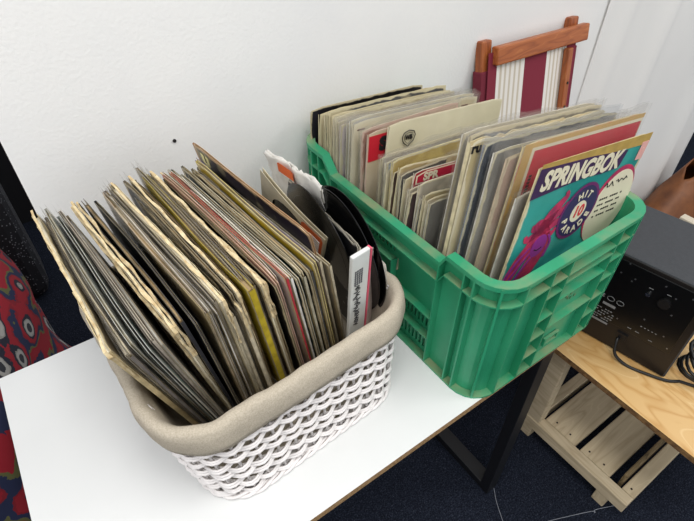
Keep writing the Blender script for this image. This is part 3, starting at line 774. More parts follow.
mb = MB(); poly(mb, [(-.150, T-.060), (-.149, T-.008), (-.02, T-.014), (.088, T-.024), (.080, T-.055), (.03, T-.056), (-.02, T-.052), (-.06, T-.054)], yf-.0003); mb.build('title_banner', M_purp, jk)
text_obj('title_lettering', 'SPRINGBOK', .046, M_off, jk, on_face(-.032, T-.036, yf-.0010, math.radians(-1.5)), bold=.0018, shear=.12, sx=.84)
mb = MB(); poly(mb, circ(.106, T-.136, .080, rx=.80), yf-.0002); mb.build('magenta_arc', M_mag, jk)
mb = MB(); poly(mb, circ(.110, T-.143, .077, rx=.80), yf-.0005); pb = mb.build('cream_panel', M_off, jk)
cx_, cz_ = .006, T-.122
mb = MB(); poly(mb, circ(cx_, cz_, .056, rx=.92), yf-.0009); mb.build('plum_roundel', M_purp2, jk)
mb = MB(); poly(mb, circ(cx_, cz_, .050, rx=.92), yf-.0012); mb.build('indigo_roundel', M_indigo, jk)
mb = MB(); poly(mb, circ(cx_, cz_, .021, rx=.95), yf-.0015); mb.build('number_disc', M_off, jk)
text_obj('number', '10', .033, M_redp, jk, on_face(cx_, cz_, yf-.002), bold=.0008, sx=.85)
for word, rad, a_start, a_step, flip in (('HIT', .034, 112, -24, False), ('PARADE', .038, 198, 28, True)):
    for k, ch in enumerate(word):
        a = math.radians(a_start+a_step*k)
        rot = a-PI/2 if not flip else a+PI/2
        text_obj('arc_lettering', ch, .0185, M_off, jk, on_face(cx_+rad*.92*math.cos(a), cz_+rad*math.sin(a), yf-.002, rot), bold=.0006)
# figure: a generic crimson sea-creature shape with curling arms
fg = MB()
def taper(mb, pts, r0, r1, y):
    P_ = catmull2(pts, 6); n = len(P_); L_ = []; R_ = []
    for i in range(n):
        a_ = P_[max(i-1, 0)]; b_ = P_[min(i+1, n-1)]; dx, dz = b_[0]-a_[0], b_[1]-a_[1]; q = math.hypot(dx, dz) or 1
        r_ = r0+(r1-r0)*i/(n-1); L_.append((P_[i][0]-dz/q*r_, P_[i][1]+dx/q*r_)); R_.append((P_[i][0]+dz/q*r_, P_[i][1]-dx/q*r_))
    for i in range(n-1): poly(mb, [L_[i], L_[i+1], R_[i+1], R_[i]], y)
def catmull2(P, n):
    out = []
    for i in range(len(P)-1):
        p0, p1, p2, p3 = P[max(i-1, 0)], P[i], P[i+1], P[min(i+2, len(P)-1)]
        for k in range(n):
            t = k/n; out.append(tuple(.5*(2*b+(c-a)*t+(2*a-5*b+4*c-d)*t*t+(3*b-a-3*c+d)*t**3) for a, b, c, d in zip(p0, p1, p2, p3)))
    return out+[P[-1]]
hx_, hz_ = -.082, T-.128
for pts, r0, r1 in (
    ([(hx_, hz_), (-.072, T-.105), (-.058, T-.090), (-.048, T-.078), (-.052, T-.068)], .016, .003),
    ([(hx_, hz_), (-.06, T-.112), (-.043, T-.104), (-.036, T-.092)], .014, .003),
    ([(hx_, hz_), (-.058, T-.130), (-.042, T-.125), (-.036, T-.114)], .013, .003),
    ([(hx_, hz_), (-.064, T-.148), (-.050, T-.150), (-.044, T-.140)], .012, .003),
    ([(hx_, hz_), (-.098, T-.118), (-.108, T-.126), (-.112, T-.116)], .012, .003),
    ([(hx_, hz_), (-.10, T-.140), (-.118, T-.144), (-.124, T-.134)], .012, .003),
    ([(-.085, T-.135), (-.098, T-.165), (-.118, T-.190), (-.138, T-.24)], .020, .013),
    ([(-.078, T-.15), (-.07, T-.18), (-.08, T-.21), (-.10, T-.25)], .022, .020)):
    taper(fg, pts, r0, r1, yf-.0004)
fg.build('crimson_figure', M_mag, jk)
fg = MB(); poly(fg, circ(-.076, T-.168, .023, rx=.85), yf-.0009)
for pts in ([(-.145, T-.225), (-.125, T-.19), (-.10, T-.165)], [(-.135, T-.235), (-.112, T-.20), (-.09, T-.175)], [(-.115, T-.24), (-.10, T-.21), (-.08, T-.185)], [(-.05, T-.20), (-.045, T-.17), (-.058, T-.15)]): taper(fg, pts, .0035, .002, yf-.0008)
fg.build('violet_body', plain('violet_print', '8a2a86', .55), jk)
sm = MB()
for k in range(9): sm.box((-.086+.0022*k, yf-.0016, T-.174-.003*math.sin(PI*k/8)), (-.0842+.0022*k, yf-.001, T-.1725-.003*math.sin(PI*k/8)))
sm.tube([(.062+.005*k, yf-.0012, T-.088+.006*math.sin(k*1.9)) for k in range(7)], .0008, 4)
sm.tube([(.095+.005*k, yf-.0012, T-.085+.004*math.sin(k*2.3)) for k in range(8)], .0008, 4)
for rw_ in range(4):
    for k in range(11):
        if (k+rw_) % 5 != 4: sm.box((.066+.0065*k, yf-.0013, T-.118-.012*rw_), (.070+.0065*k, yf-.0009, T-.1145-.012*rw_))
sm.build('printed_text', M_text, jk)
mb = MB(); mb.box((.128, yf-.0008, T-.052), (.148, yf-.0001, T-.018)); mb.box((.135, yf-.0012, T-.045), (.142, yf-.0006, T-.03)); mb.build('corner_badge', plain('pink_print', 'd9a49c', .6), jk)

# the album group just behind
crate_rec(.575, .372, .408, .27, 3, ('b9b5ac', 'a5a199', 'd8d4c8', 4), 'c9c5bb', 'e4e0d4', 'low white-grey sleeve in plastic directly behind the turquoise album', yaw=-2, roll=-5, plast=.014, amp=.001)
root, jk = crate_rec(.590, .392, .482, .305, 3, ('d4263f', 'cc3148', 'd8cfae', 5, .62, .4, .5), 'c9bf9f', 'd8c79a', 'crimson album sleeve with gold border in clear plastic behind the turquoise one', yaw=-3, roll=-5, plast=.022, amp=.001)
mb = MB()
for lo, hi in (((-.150, 0), (-.132, .303)), ((-.132, .295), (.150, .303))): mb.box((lo[0], -.0022, lo[1]), (hi[0], -.0017, hi[1]))
mb.build('gold_border', plain('gold_print', 'c9a45e', .6, var=.15), jk)
mb = MB(); mb.box((-.132, -.0021, .289), (.148, -.0016, .295)); mb.box((-.132, -.0021, .0), (-.125, -.0016, .289)); mb.build('cream_line', M_off, jk)
mb = MB()
for k in range(8): mb.box((-.118, -.0022, .2+.006*k), (-.112, -.0016, .2035+.006*k))
mb.build('tiny_lettering', M_text, jk)
crate_rec(.574, .404, .462, .305, 3.5, ('cdb8a8', 'bfa290', 'dcccae', 6), 'c9b8a4', 'd9c4a6', 'pale pink-brown sleeve behind the crimson album', yaw=-4, roll=-5, amp=.0015, plast=.01)
crate_rec(.560, .418, .470, .305, 3, ('9d9a94', '7f7c76', 'd8cfae', 5), '8a8882', 'e2ddd0', 'grey-white sleeve in crumpled plastic behind the pale pink-brown sleeve', yaw=-5, roll=-4.5, plast=.02, amp=.0015)
crate_rec(.553, .433, .478, .31, 3, ('23262e', '8e949c', 'd8cfae', 4, .55, .4, .8), '2b2e36', '8d9096', 'navy-black sleeve in tall glossy plastic, dark one near the crate front', yaw=-5, roll=-4.5, plast=.018, amp=.001, pcol='a9b0b8')
root, jk = crate_rec(.540, .450, .478, .31, 8, ('ddd0ab', 'c9b98e', 'e6dcbf', 5), 'd6c8a2', 'dccfa8', 'thick cream sleeve with black letters at its top corner near the front', yaw=-5, roll=-4, amp=.0, ragged=.003, nu=24)
text_obj('lettering', 'ru', .022, M_text, jk, on_face(-.142, .296, -.0048), bold=.001)
crate_rec(.556, .466, .476, .31, 3, ('a39c8c', '8d8676', 'e6dcbf', 5), 'a39c8c', 'cfc5ae', 'dull beige sleeve behind the thick cream lettered sleeve', yaw=-5, roll=-4, amp=.001, plast=.014)
crate_rec(.556, .480, .474, .31, 2.6, ('d5d0c4', 'bdb8ac', 'e6dcbf', 5), 'cfcabe', 'e8e3d6', 'white sleeve in clear plastic, rearmost of the tall front albums', yaw=-5, roll=-4, amp=.001, plast=.014)
# singles in the dip, left row
rq = random.Random(11)
sg = [('4a4a48', '6b6862', 'c9c3b2', 'dark grey'), ('cfc3a0', 'b4a57e', 'dacdb0', 'buff'), ('bdb392', 'a89b78', 'd4c8a6', 'khaki cream'), ('7e8790', '5a626c', 'c4c0b4', 'steel grey'),
      ('cfc8b6', 'a9a292', 'e0d8c4', 'light stone'), ('2a2426', '4a3c3c', 'c9bfa8', 'black-brown'), ('c4bba6', '9f957e', 'ded4bc', 'oatmeal'), ('a8202c', 'c8404a', 'e0c8b8', 'red'),
      ('d0c4a6', 'bcae8c', 'e2d8ba', 'pale straw'), ('1f1d20', '3a3636', 'b9b09c', 'black'), ('c8b68c', 'a8956a', 'ddd0a8', 'sandy'), ('332a28', '5d4a40', 'cfc0a0', 'dark brown'),
      ('d0b860', 'b49a48', 'e0d090', 'golden yellow'), ('dcd2ae', 'c8bc90', 'e8dfc0', 'lemon cream'), ('5a3020', '8a5030', 'd8c8a0', 'rust brown'), ('c6bfae', 'aaa290', 'd8d0bc', 'putty')]
y = .498; x_off = 0
for k, (c1, c2, c3, nm) in enumerate(sg):
    if k > 13: break
    y += .0080
    zt = .338+.002*k+rq.uniform(-.012, .012); xx = .528-.0005*k+rq.uniform(-.004, .006)
    if k == 7:
        root, jk = crate_rec(xx+.012, y, .366, .178, 2.4, ('b01f34', 'a01a2c', 'e6dcc8', 5, .5, .4, .6), c2, 'e0d6c4', 'red single sleeve with white letters S P R among the low singles', yaw=-4, roll=-4, amp=.0005, group='seven-inch singles in the green crate')
        mb = MB(); poly(mb, [(-.083, .150), (-.083, .168), (-.06, .1745), (.05, .1745), (.05, .150)], -.0017); mb.build('white_panel', M_off, jk)
        mb = MB(); poly(mb, [(-.080, .152), (-.080, .166), (-.06, .172), (.048, .172), (.048, .152)], -.0020); mb.build('red_panel', plain('crimson_print', 'b3203c', .5), jk)
        text_obj('lettering', 'SPR', .021, M_off, jk, on_face(-.050, .162, -.0026), bold=.001)
        continue
    lab = nm+' single sleeve in the low left row'
    if k > 8: zt += .004
    crate_rec(xx, y, zt, .178, 2.2, (c1, c2, 'd8cfae', 12), c2, c3, lab+(', behind the tall front albums' if k < 4 else ', just behind the red lettered single' if 8 <= k < 10 else ', between front albums and logo sleeve' if k < 8 else ', before the cream logo sleeve'), yaw=-5+rq.uniform(-3, 3), roll=-3+rq.uniform(-3, 3), amp=.0008, plast=.008 if k % 3 == 0 else None, ragged=.001, group='seven-inch singles in the green crate')
# right row of singles (mostly hidden behind the front albums)
for k in range(4):
    c1, c2, c3, nm = sg[(k*5+3) % 16]
    crate_rec(.716, .520+.022*k, .345+.006*k, .17, 3, (c1, c2, 'd8cfae', 12), c2, c3, nm+' single sleeve in right row, %s behind front albums' % ords[k], yaw=-3, roll=-3, group='seven-inch singles in the green crate', amp=.0005)
# tall narrow plastic sleeve with dark tag
root, jk = crate_rec(.578, .4925, .428, .25, 2.4, ('8d8a80', '77746a', 'c8c2b0', 6), '8d8a80', 'b9b4a4', 'grey plastic-covered sleeve with small dark tag beside the red lettered single', yaw=-4, roll=-4, plast=.016, amp=.0008)
mb = MB(); mb.box((-.115, -.0035, .222), (-.100, -.0028, .246)); mb.build('dark_tag', M_text, root)
# pastel blue-yellow pair
crate_rec(.522, .618, .366, .25, 2.6, ('a9bcc8', '5c6f86', 'd8cfae', 14), 'c9c3b0', 'e2dcc6', 'pale blue picture sleeve in plastic in front of the cream logo sleeve', yaw=-4, roll=-1, plast=.018, amp=.001)
crate_rec(.527, .627, .360, .25, 2.4, ('d8cfae', 'bfb28a', 'd8cfae', 9), 'd2c8a6', 'e2d8b6', 'straw sleeve behind the pale blue picture sleeve', yaw=-4, roll=-1, plast=.014, amp=.001)
crate_rec(.524, .636, .366, .25, 2.4, ('b9ae94', '9f947a', 'd8cfae', 9), 'b9ae94', 'cfc4a6', 'drab sleeve second behind the pale blue picture sleeve', yaw=-4, roll=-1, plast=.014, amp=.001)
# cream sleeve with shield logo
root, jk = crate_rec(.566, .668, .404, .30, 3, ('e2dcc0', 'dad3b4', 'e6dfc6', 3, .5, .7, .4), 'd8d0b2', 'e8e0c4', 'large plain cream sleeve with small shield logo at its corner', yaw=-3, roll=-3.5, lean=0, amp=.002)
lg = MB(); c_ = (-.100, .264)
out = [(-.0, -.018), (-.012, -.008), (-.016, .004), (-.012, .012), (0, .016), (.012, .012), (.016, .004), (.012, -.008)]
pts = [(c_[0]+a, -.0032, c_[1]+b) for a, b in out]; lg.tube(pts, .0010, 4, True)
pts = [(c_[0]+a*.7, -.0032, c_[1]+b*.7) for a, b in out]; lg.tube(pts, .0005, 4, True)
lg.build('shield_outline', M_text, jk)
text_obj('logo_letters', 'WB', .013, M_text, jk, on_face(c_[0], c_[1]+.001, -.0034), bold=.0008, sx=.8)
# red sleeve with black letter to the left behind
root, jk = crate_rec(.528, .682, .392, .21, 2.5, ('d6c8ae', 'c8b89c', 'd8b8a8', 5, .5, .4, .6), 'c9bfa8', 'd8c8b4', 'cream sleeve with red panel and black letter S, left of the logo sleeve', yaw=-2, roll=-2, amp=.0005)
mb = MB(); poly(mb, [(-.102, .148), (-.102, .202), (.10, .202), (.10, .148)], -.0021); mb.build('red_panel', plain('bright_red_print', 'c01c2e', .5), jk)
text_obj('letter', 'S', .036, M_text, jk, on_face(-.068, .180, -.0027), bold=.003)
crate_rec(.520, .692, .396, .24, 2.4, ('a06a58', 'c8b09c', 'd8b8a8', 10), 'c9bfa8', 'd8c8b4', 'red-brown picture sleeve behind the letter S sleeve', yaw=-3, roll=0, plast=.010, amp=.001)
# cream card with dashes
root, jk = crate_rec(.518, .716, .402, .31, 3, ('e0d6b8', 'd6caa8', 'e2dac0', 4), 'd8ceb0', 'e6dcc0', 'long cream index card sleeve with dashed print behind the cream logo sleeve', yaw=-5, roll=-2.5, plast=.012, amp=.001)
mb = MB()
for k in range(9): mb.box((-.145+.032*k, -.0024, .292), (-.128+.032*k+.004*(k % 2), -.0017, .2945))
mb.build('dashed_print', plain('brown_ink', '6a4038', .6), jk)
crate_rec(.520, .728, .404, .31, 2.6, ('c9cac4', 'b2b4ae', 'e2dac0', 4), 'c9c9c2', 'dedbcf', 'white sleeve in glossy wrinkled plastic behind the dashed cream card', yaw=-5, roll=-2.5, plast=.012, amp=.001)
bl = [('b9b8b0', '9a988e', 'd8d2be', 'silver-grey sleeve in wrinkled plastic'), ('d9cfd2', '7d549a', 'ddd2c8', 'white and violet picture sleeve in clear plastic'), ('c9bda0', '8a7f70', 'd8ccac', 'plain tan-cream sleeve'),
      ('d6cdb2', 'b9ad8c', 'e0d6bc', 'ivory sleeve'), ('b7ac92', '9c9076', 'd2c6a4', 'stone-coloured sleeve'), ('c2b796', '5a5a5a', 'd8cba6', 'cream sleeve with grey print'), ('a39a84', '8a806a', 'c9bd9c', 'dusty beige sleeve'), ('d9cfb2', 'c4b892', 'e4dabe', 'straw-coloured sleeve'), ('cbbf9e', 'ada07c', 'dccfa8', 'oat-coloured sleeve')]
yy = .735
pos_txt = ['first', 'second', 'third', 'fourth', 'fifth', 'sixth', 'seventh', 'eighth', 'ninth']
for k, (c1, c2, c3, nm) in enumerate(bl):
    yy += .0112
    crate_rec(.516+rq.uniform(-.001, .010), yy, .392-.001*k+rq.uniform(-.010, .008), .31-rq.uniform(0, .01), 2.8, (c1, c2, 'd8cfae', 8), c2, c3, nm+', %s behind the glossy white one' % pos_txt[k], yaw=-5+rq.uniform(-1, 1), roll=-2+rq.uniform(-.6, .6), plast=.012 if k < 3 else None, amp=.001, ragged=.002 if k > 3 else 0)
# last one against the wall: black upper edge
root, jk = crate_rec(.512, .858, .374, .30, 2.8, ('17161a', '24222a', 'c9bfa0', 5, .5, .35, .6), 'cfc4a6', 'd2c6a6', 'black-topped sleeve at the very back of the crate against the wall', yaw=-3, roll=-2, amp=.0005)
# ------------------------------------------------------------------ deck chair
dc = empty('deck_chair', M=Matrix.Translation((1.228, .668, ZF)) @ Matrix.Rotation(math.radians(-11), 4, 'X') @ Matrix.Rotation(math.radians(1.2), 4, 'Y') @ Matrix.Diagonal((.92, 1, 1, 1)))
tag(dc, 'folded teak deck chair with maroon and white striped canvas leaning on the wall', 'chair')
Hh = 1.145
def dbox(name, lo, hi, mat, bev=.004): 
    b = MB(); b.box(lo, hi); return b.build(name, mat, dc, bevel=bev)
dbox('outer_stile', (-.225, .0, 0), (-.185, .024, Hh), M_teakV); dbox('outer_stile', (.165, .0, 0), (.205, .024, Hh+.004), M_teakV)
dbox('top_rail', (-.190, -.026, Hh-.062), (.225, -.002, Hh-.016), M_teak)
ci = MB(); ci.box((.125, -.030, .25), (.150, -.012, Hh-.07))
ci.build('inner_stile', M_teakV, dc, bevel=.003); dbox('inner_stile', (-.175, -.030, .10), (-.150, -.012, .50), M_teakV)
nt_ = MB()
for k in range(5): nt_.disc(.003, .003, 10)
kn = MB()
for k in range(4): 
    kn.box((.136, -.032, Hh-.17-.07*k), (.142, -.029, Hh-.163-.07*k))
kn.build('rivet', M_black, dc)
dbox('bottom_rail', (-.19, -.026, .05), (.225, -.002, .09), M_teak)
def canvas_mat():
    m, nt, b = new_mat('striped_canvas'); b.inputs['Roughness'].default_value = .85
    tc = N(nt, 'ShaderNodeTexCoord'); s = N(nt, 'ShaderNodeSeparateXYZ'); nt.links.new(tc.outputs['Object'], s.inputs[0])
    mr = N(nt, 'ShaderNodeMapRange'); mr.inputs['From Min'].default_value = -.21; mr.inputs['From Max'].default_value = .20; nt.links.new(s.outputs[0], mr.inputs[0])
    MA, WH, GR = rgb('7a1f33'), rgb('e2ddd6'), rgb('c4b8a6')
    st = [(0, MA), (.09, WH)]
    for k in range(5): st += [(.125+.050*k, GR), (.145+.050*k, WH)]
    st += [(.385, MA), (.63, WH)]
    for k in range(4): st += [(.665+.045*k, GR), (.683+.045*k, WH)]
    st += [(.86, MA)]
    r = ramp(nt, st[:30], mr.outputs[0], 'CONSTANT'); nt.links.new(r.outputs[0], b.inputs['Base Color'])
    n = N(nt, 'ShaderNodeTexNoise', Scale=300.); nt.links.new(tc.outputs['Object'], n.inputs['Vector']); bump(nt, b, n.outputs['Fac'], .3, .001); return m
cv = MB(); nx, nz = 24, 20; vs = []
for side in (0, .0012):
    for j in range(nz+1):
        for i in range(nx+1):
            u = i/nx; v = j/nz; vs.append((-.208+.40*u+.004*math.sin(5*v+1)*(1 if .3 < u < .7 else .3), -.003+side+.004*math.sin(PI*v)*math.sin(7*u), .07+(Hh-.10)*v))
n = (nx+1)*(nz+1)
fs = [(s_*n+j*(nx+1)+i, s_*n+j*(nx+1)+i+1, s_*n+(j+1)*(nx+1)+i+1, s_*n+(j+1)*(nx+1)+i) for s_ in (0, 1) for j in range(nz) for i in range(nx)]
cv.add([(x, y-.006, z) for x, y, z in vs], fs); cv.build('striped_canvas', canvas_mat(), dc, smooth=True)
# a maroon band of cloth wraps the left upright
mbn = MB(); mbn.box((-.228, -.004, .1), (-.183, .027, Hh-.075)); mbn.build('canvas_wrap', plain('maroon_canvas', '6e1c2e', .85), dc, bevel=.003)
mbn = MB(); mbn.box((.162, -.004, .1), (.208, .027, Hh-.075)); mbn.build('canvas_wrap', plain('maroon_canvas_right', '6e1c2e', .85), dc, bevel=.003)

# ------------------------------------------------------------------ white sheet hanging on the wall
sh = MB(); nx, nz = 80, 30; vs = []
for j in range(nz+1):
    for i in range(nx+1):
        u = i/nx; v = j/nz; x = 1.60+1.12*u
        z = -.70+2.5*v
        sk = x-.16*(v-.4)
        y = .9030-min(1, u*1.2)*(.012+.007*math.sin(sk*5))-.022*math.exp(-((sk-2.0)/.05)**2)-.03*math.exp(-((sk-2.52)/.05)**2)-.010*noise.noise(Vector((sk*4, z*.8, 0)))-.012*math.exp(-((sk-1.72)/.04)**2)
        vs.append((x, min(y, .9030), z))
fs = [(j*(nx+1)+i, j*(nx+1)+i+1, (j+1)*(nx+1)+i+1, (j+1)*(nx+1)+i) for j in range(nz) for i in range(nx)]
sh.add(vs, fs)
so = sh.build('hanging_sheet', plain('white_cotton', 'eae9e6', .85, var=.03, scale=4), smooth=True)
m_ = so.modifiers.new('Solidify', 'SOLIDIFY'); m_.thickness = .0004; m_.offset = 1
tag(so, 'white cotton sheet with vertical folds hanging behind the black speaker', 'sheet')

# ------------------------------------------------------------------ plywood table
PZ = -.272; PX0 = .985
pt = empty('side_table', (1.3, .3, ZF)); tag(pt, 'low side table with plywood top on a pallet-wood frame with slatted shelf', 'table')
Pi_ = Matrix.Translation((-1.3, -.3, -ZF))
mb = MB(); mb.box((PX0-.005, -.12, PZ-.018), (1.62, .60, PZ)); mb.mi = [1, 1, 1, 1, 1, 0]; mb.build('plywood_top', [M_ply, M_plyedge], pt, M=Pi_)
SZ = -.63
MSC = plain('dark_screw', '3a2f28', .5, metal=.5)
def pb(name, lo, hi, mat, bev=.003):
    b = MB(); b.box(lo, hi); return b.build(name, mat, pt, M=Pi_, bevel=bev)
pb('shelf_rail', (.995, .040, SZ-.045), (1.03, .40, SZ), M_palletY)
pb('shelf_rail', (1.55, .040, SZ-.045), (1.585, .40, SZ), M_palletY)
pb('end_rail', (1.031, .040, SZ-.045), (1.549, .078, SZ+.001), M_pallet)
pb('end_rail', (1.031, .365, SZ-.045), (1.549, .40, SZ), M_pallet)
pb('slat', (1.031, .238, SZ-.018), (1.549, .350, SZ), M_pallet)
pb('slat', (1.031, .118, SZ-.018), (1.549, .221, SZ), M_pallet)
pb('side_board', (1.05, .084, SZ-.045), (1.549, .096, SZ+.035), wood_mat('stained_board', '7a6848', '52432c', '8c785a', 3., (1, 7, 7), .8, .5))
for y in (.085, .365): pb('foot', (.998, y, ZF), (1.045, y+.038, SZ-.0455), M_pallet); pb('foot', (1.54, y, ZF), (1.58, y+.038, SZ-.0455), M_pallet)
pb('leg', (.998, .352, SZ+.001), (1.036, .402, PZ-.0185), M_palletY); pb('leg', (1.55, .352, SZ+.001), (1.585, .402, PZ-.0185), M_palletY)
pb('leg', (1.52, .10, SZ+.001), (1.56, .14, PZ-.0185), M_pallet)
for x_, y_ in ((1.05, .32), (1.05, .27), (1.05, .20), (1.05, .15), (1.05, .06)):
    d_ = MB(); d_.disc(.0032, .0008, 12); d_.build('screw', MSC, pt, M=Pi_ @ Matrix.Translation((x_, y_, SZ+(.001 if y_ < .08 else 0))))

# ------------------------------------------------------------------ speaker
sp = empty('speaker', M=Matrix.Translation((1.13, .165, PZ+.001)) @ Matrix.Rotation(math.radians(10), 4, 'Z'))
tag(sp, 'black powered loudspeaker seen from behind on the plywood side table', 'speaker')
SD, SW, SHt = .24, .335, .303     # depth (+x), width (+y), height
M_spk = plain('black_vinyl_wrap', '3a3c40', .7, var=.12, scale=120, bmp=.3, bscale=500)
M_panel = plain('black_metal_panel', '0a0a0b', .28, var=.1)
mb = MB()
vs = [(0, 0, 0), (SD, .0, 0), (SD, SW, 0), (0, SW, 0), (0, 0, SHt), (SD, .0, SHt), (SD, SW, SHt), (0, SW, SHt)]
mb.add(vs, [(0, 3, 2, 1), (4, 5, 6, 7), (0, 1, 5, 4), (1, 2, 6, 5), (2, 3, 7, 6), (3, 0, 4, 7)]); mb.build('cabinet', M_spk, sp, bevel=.004)
mb = MB(); mb.box((-.003, .004, .004), (.002, SW-.004, SHt-.004)); mb.build('rear_panel', plain('black_brown_panel', '1a1513', .45, var=.2), sp, bevel=.001)
mb = MB(); mb.box((-.0055, .02, .085), (-.003, SW-.012, SHt-.015)); pn = mb.build('amplifier_plate', M_panel, sp, bevel=.001)
def knob(y, z, r, d, mat=M_black):
    k = MB(); k.disc(r, d, 20); return k.build('knob', mat, pn, M=Matrix.Translation((-.0055, y, z)) @ Matrix.Rotation(-PI/2, 4, 'Y'))
knob(.085, .225, .014, .008); knob(.125, .228, .006, .006, plain('chrome', 'b8b8bc', .2, metal=1))
dots = MB()
for (y, z) in ((.04, .27), (.19, .285), (.20, .25), (.17, .24), (.165, .25), (.10, .27), (.07, .25), (.105, .15), (.05, .13), (.16, .11), (.22, .12), (.235, .2), (.24, .255), (.06, .2), (.29, .27), (.03, .10)):
    dots.box((-.0062, y-.0018, z-.0018), (-.0053, y+.0018, z+.0018))
dots.build('screws', plain('dull_steel', '8e8e92', .35, metal=.8), pn)
M_wt = plain('white_silkscreen', 'd0d0d0', .6)
def spk_text(body, size, y, z): 
    Mt = Matrix.Translation((-.0062, y, z)) @ Matrix(((0, 0, -1, 0), (-1, 0, 0, 0), (0, 1, 0, 0), (0, 0, 0, 1)))
    text_obj('lettering', body, size, M_wt, pn, Mt, extrude=.0001)
spk_text('CE', .014, .219, .160)
mk = MB()
for y in (.194, .170): mk.tube([(-.0062, y+.009*math.cos(2*PI*k/14), .160+.007*math.sin(2*PI*k/14)) for k in range(14)], .0007, 4, True)
for row in range(5):
    for k in range(9-row % 3): 
        if (k*3+row) % 4: mk.box((-.0062, .17+.007*k, .118-.0085*row), (-.0056, .175+.007*k, .1205-.0085*row))
mk.box((-.0062, .175, .134), (-.0056, .208, .142)); mk.box((-.0062, .175, .072), (-.0056, .225, .078))
for k in range(5): mk.box((-.0062, .065+.009*k, .124), (-.0056, .069+.009*k, .1258))
for (y, z) in ((.08, .25), (.12, .245), (.10, .1), (.12, .1), (.065, .095)): mk.box((-.0062, y, z), (-.0056, y+.01, z+.0015))
mk.build('silkscreen_marks', plain('grey_silkscreen', '8c8c8c', .6), pn)
mb = MB(); mb.box((-.0075, .118, .050), (-.003, .146, .072)); mb.build('power_socket', M_black, sp)
# cable
def zply(x, y, z=0): return (x, y, PZ+.0045+z)
pts = []
Ms = sp.matrix_world
def catmull(P, n=10):
    P = [Vector(p) for p in P]; out = []
    for i in range(len(P)-1):
        p0, p1, p2, p3 = P[max(i-1, 0)], P[i], P[i+1], P[min(i+2, len(P)-1)]
        for k in range(n):
            t = k/n; out.append(.5*((2*p1)+(p2-p0)*t+(2*p0-5*p1+4*p2-p3)*t*t+(3*p1-p0-3*p2+p3)*t**3))
    return out+[P[-1]]
coil = []
cc = Vector((1.215, .120))
for k in range(80):
    a = -2.6+2*PI*k/16; r = .046+.006*math.sin(k*.7)
    coil.append(zply(cc.x+r*1.1*math.cos(a), cc.y+r*math.sin(a), .0085*(k/16)+.02*(k/80)*(1+math.sin(a))))
P = [(1.100, .296, PZ+.056), (1.088, .295, PZ+.054), (1.077, .28, PZ+.02), zply(1.083, .245), zply(1.10, .20), zply(1.125, .155), zply(1.15, .135)]
cab = MB(); cab.tube(catmull(P, 8)+[Vector(c) for c in coil], .0042, 8)
tag(cab.build('power_cable', plain('black_rubber', '0b0b0c', .4), smooth=True), 'black power cable coiled on the plywood beside the speaker', 'cable')

# brown leather-like thing and cream board beyond the speaker
bb = MB(); nx, nz = 14, 14; vs = []
for j in range(nz+1):
    for i in range(nx+1):
        u = i/nx; v = j/nz; a = u*PI*2
        vs.append((2.50+.28*math.cos(a)*(1-.75*v**1.5)+.05*noise.noise(Vector((math.cos(a)*2, v*3, 1))), .74-.14*math.sin(a)*(1-.75*v**1.5), -.722+.32*v+.05*v*math.cos(a)))
fs = [(j*(nx+1)+i, j*(nx+1)+i+1, (j+1)*(nx+1)+i+1, (j+1)*(nx+1)+i) for j in range(nz) for i in range(nx)]
bb.add(vs, fs)
o = bb.build('leather_bag', plain('brown_leather', '8a5226', .5, col2='5a3014', scale=9), smooth=True); m_ = o.modifiers.new('Solidify', 'SOLIDIFY'); m_.thickness = .006
tag(o, 'reddish-brown leather bag on the floor behind the speaker at the right edge', 'bag')
mb = MB(); mb.box((2.22, .46, ZF), (2.26, .62, -.50)); tag(mb.build('board', plain('cream_board', 'd8cdb8', .7), bevel=.003), 'small cream board standing beside the brown bag at the right edge', 'board')

# ------------------------------------------------------------------ cloth heap at left
hp = MB(); nx, nz = 60, 40; vs = []
for j in range(nz+1):
    for i in range(nx+1):
        a = 2*PI*i/nx; v = j/nz
        rr = 1.0 if v < .6 else math.cos((v-.6)/.4*PI/2)**.5 if v < 1 else 0
        rr *= 1.0+.10*(1-v)
        fold = .03*math.sin(9*a+2*math.sin(3*v))*(1-v)+.04*noise.noise(Vector((math.cos(a)*2, math.sin(a)*2, v*3)))
        z = ZF+.003+(.95)*(v if v < .6 else .6+.25*math.sin((v-.6)/.4*PI/2))
        vs.append((-.56+(.40+fold)*rr*math.cos(a), 1.24+(.62+fold)*rr*math.sin(a), z))
fs = [(j*(nx+1)+i, j*(nx+1)+i+1, (j+1)*(nx+1)+i+1, (j+1)*(nx+1)+i) for j in range(nz) for i in range(nx)]
hp.add(vs, fs)
tag(hp.build('paisley_throw', M_paisley, smooth=True), 'red and navy paisley throw draped over a seat left of the white table', 'throw')
wv = MB(); wv.box((-.75, 1.98, ZF), (-.14, 2.25, .12))
def mesh_mat():
    m, nt, b = new_mat('black_woven_fabric'); b.inputs['Roughness'].default_value = .7
    tc = N(nt, 'ShaderNodeTexCoord'); ck = N(nt, 'ShaderNodeTexVoronoi', Scale=90.); nt.links.new(tc.outputs['Object'], ck.inputs['Vector'])
    r = ramp(nt, [(.16, rgb('8a8b90')), (.26, rgb('16161c'))], ck.outputs['Distance']); nt.links.new(r.outputs[0], b.inputs['Base Color']); return m
wb_ = wv.build('woven_bag', mesh_mat(), bevel=.05)
tag(wb_, 'black woven fabric bag standing behind the paisley throw at the left edge', 'bag')

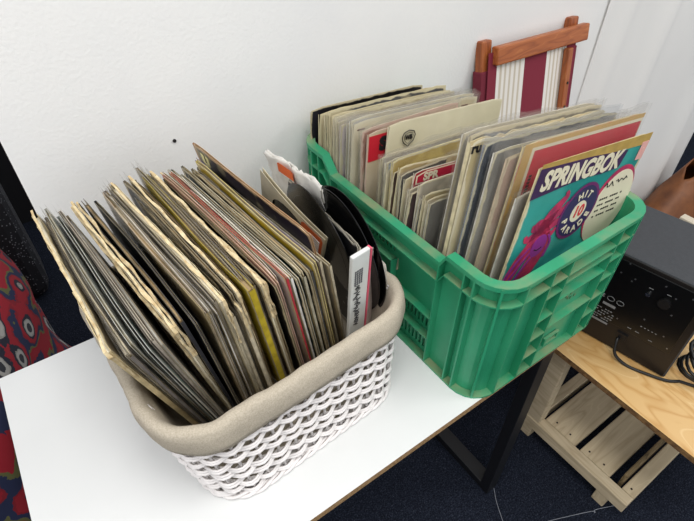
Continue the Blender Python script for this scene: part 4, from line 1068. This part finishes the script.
# ------------------------------------------------------------------ string on the carpet
def thread(P, label):
    m = MB(); m.tube(catmull([(x, y, ZF+.0015) for x, y in P], 8), .0008, 5)
    tag(m.build('thread', plain('white_thread', '8f939c', .8)), label, 'thread', 'loose threads on the carpet')
thread([(.785, .335), (.768, .328), (.762, .315), (.775, .312), (.752, .280), (.728, .236), (.700, .180)], 'pale thread trailing from the table leg towards the bottom of the photo')
thread([(.762, .170), (.824, .154), (.894, .125), (.965, .093), (.966, .086), (.977, .090), (1.045, .060), (1.088, .048), (1.135, .062), (1.165, .080)], 'pale thread curving across the carpet in front of the side table')

# ------------------------------------------------------------------ light
def area(loc, size, energy, col=(1, 1, 1), rot=(0, 0, 0), sy=None):
    l = bpy.data.lights.new('ceiling_and_fill_light', 'AREA'); l.energy = energy; l.size = size; l.color = col
    if sy: l.shape = 'RECTANGLE'; l.size_y = sy
    o = bpy.data.objects.new('ceiling_and_fill_light', l); C.objects.link(o); o.location = loc; o.rotation_euler = rot; return o
area((.25, -.25, 1.9), .5, 22, (1, .985, .96), (math.radians(-12), 0, 0), 1.1)
area((-1.1, .1, 1.9), .5, 16, (1, .985, .96), (0, 0, 0), 1.1)  # fill lamp added to brighten left-facing sleeves and the crate's left side
area((2.2, -.9, 1.9), .5, 22, (1, .985, .96), (0, 0, 0), 1.1)
w = bpy.data.worlds.new('World'); bpy.context.scene.world = w; w.use_nodes = True
w.node_tree.nodes['Background'].inputs[0].default_value = (.95, .97, 1, 1); w.node_tree.nodes['Background'].inputs[1].default_value = .80

# ------------------------------------------------------------------ camera
cam = bpy.data.cameras.new('camera'); co = bpy.data.objects.new('camera', cam); C.objects.link(co)
co.location = (0, 0, .85); p = math.radians(42); yw = math.radians(35.2)
F = Vector((math.sin(yw)*math.cos(p), math.cos(yw)*math.cos(p), -math.sin(p)))
co.rotation_mode = 'QUATERNION'; co.rotation_quaternion = F.to_track_quat('-Z', 'Y')
cam.sensor_width = 36; cam.lens = 510/694*36; cam.clip_start = .02
sn = bpy.context.scene; sn.camera = co
sn.view_settings.view_transform = 'Standard'; sn.view_settings.look = 'None'; sn.view_settings.exposure = 0; sn.view_settings.gamma = 1
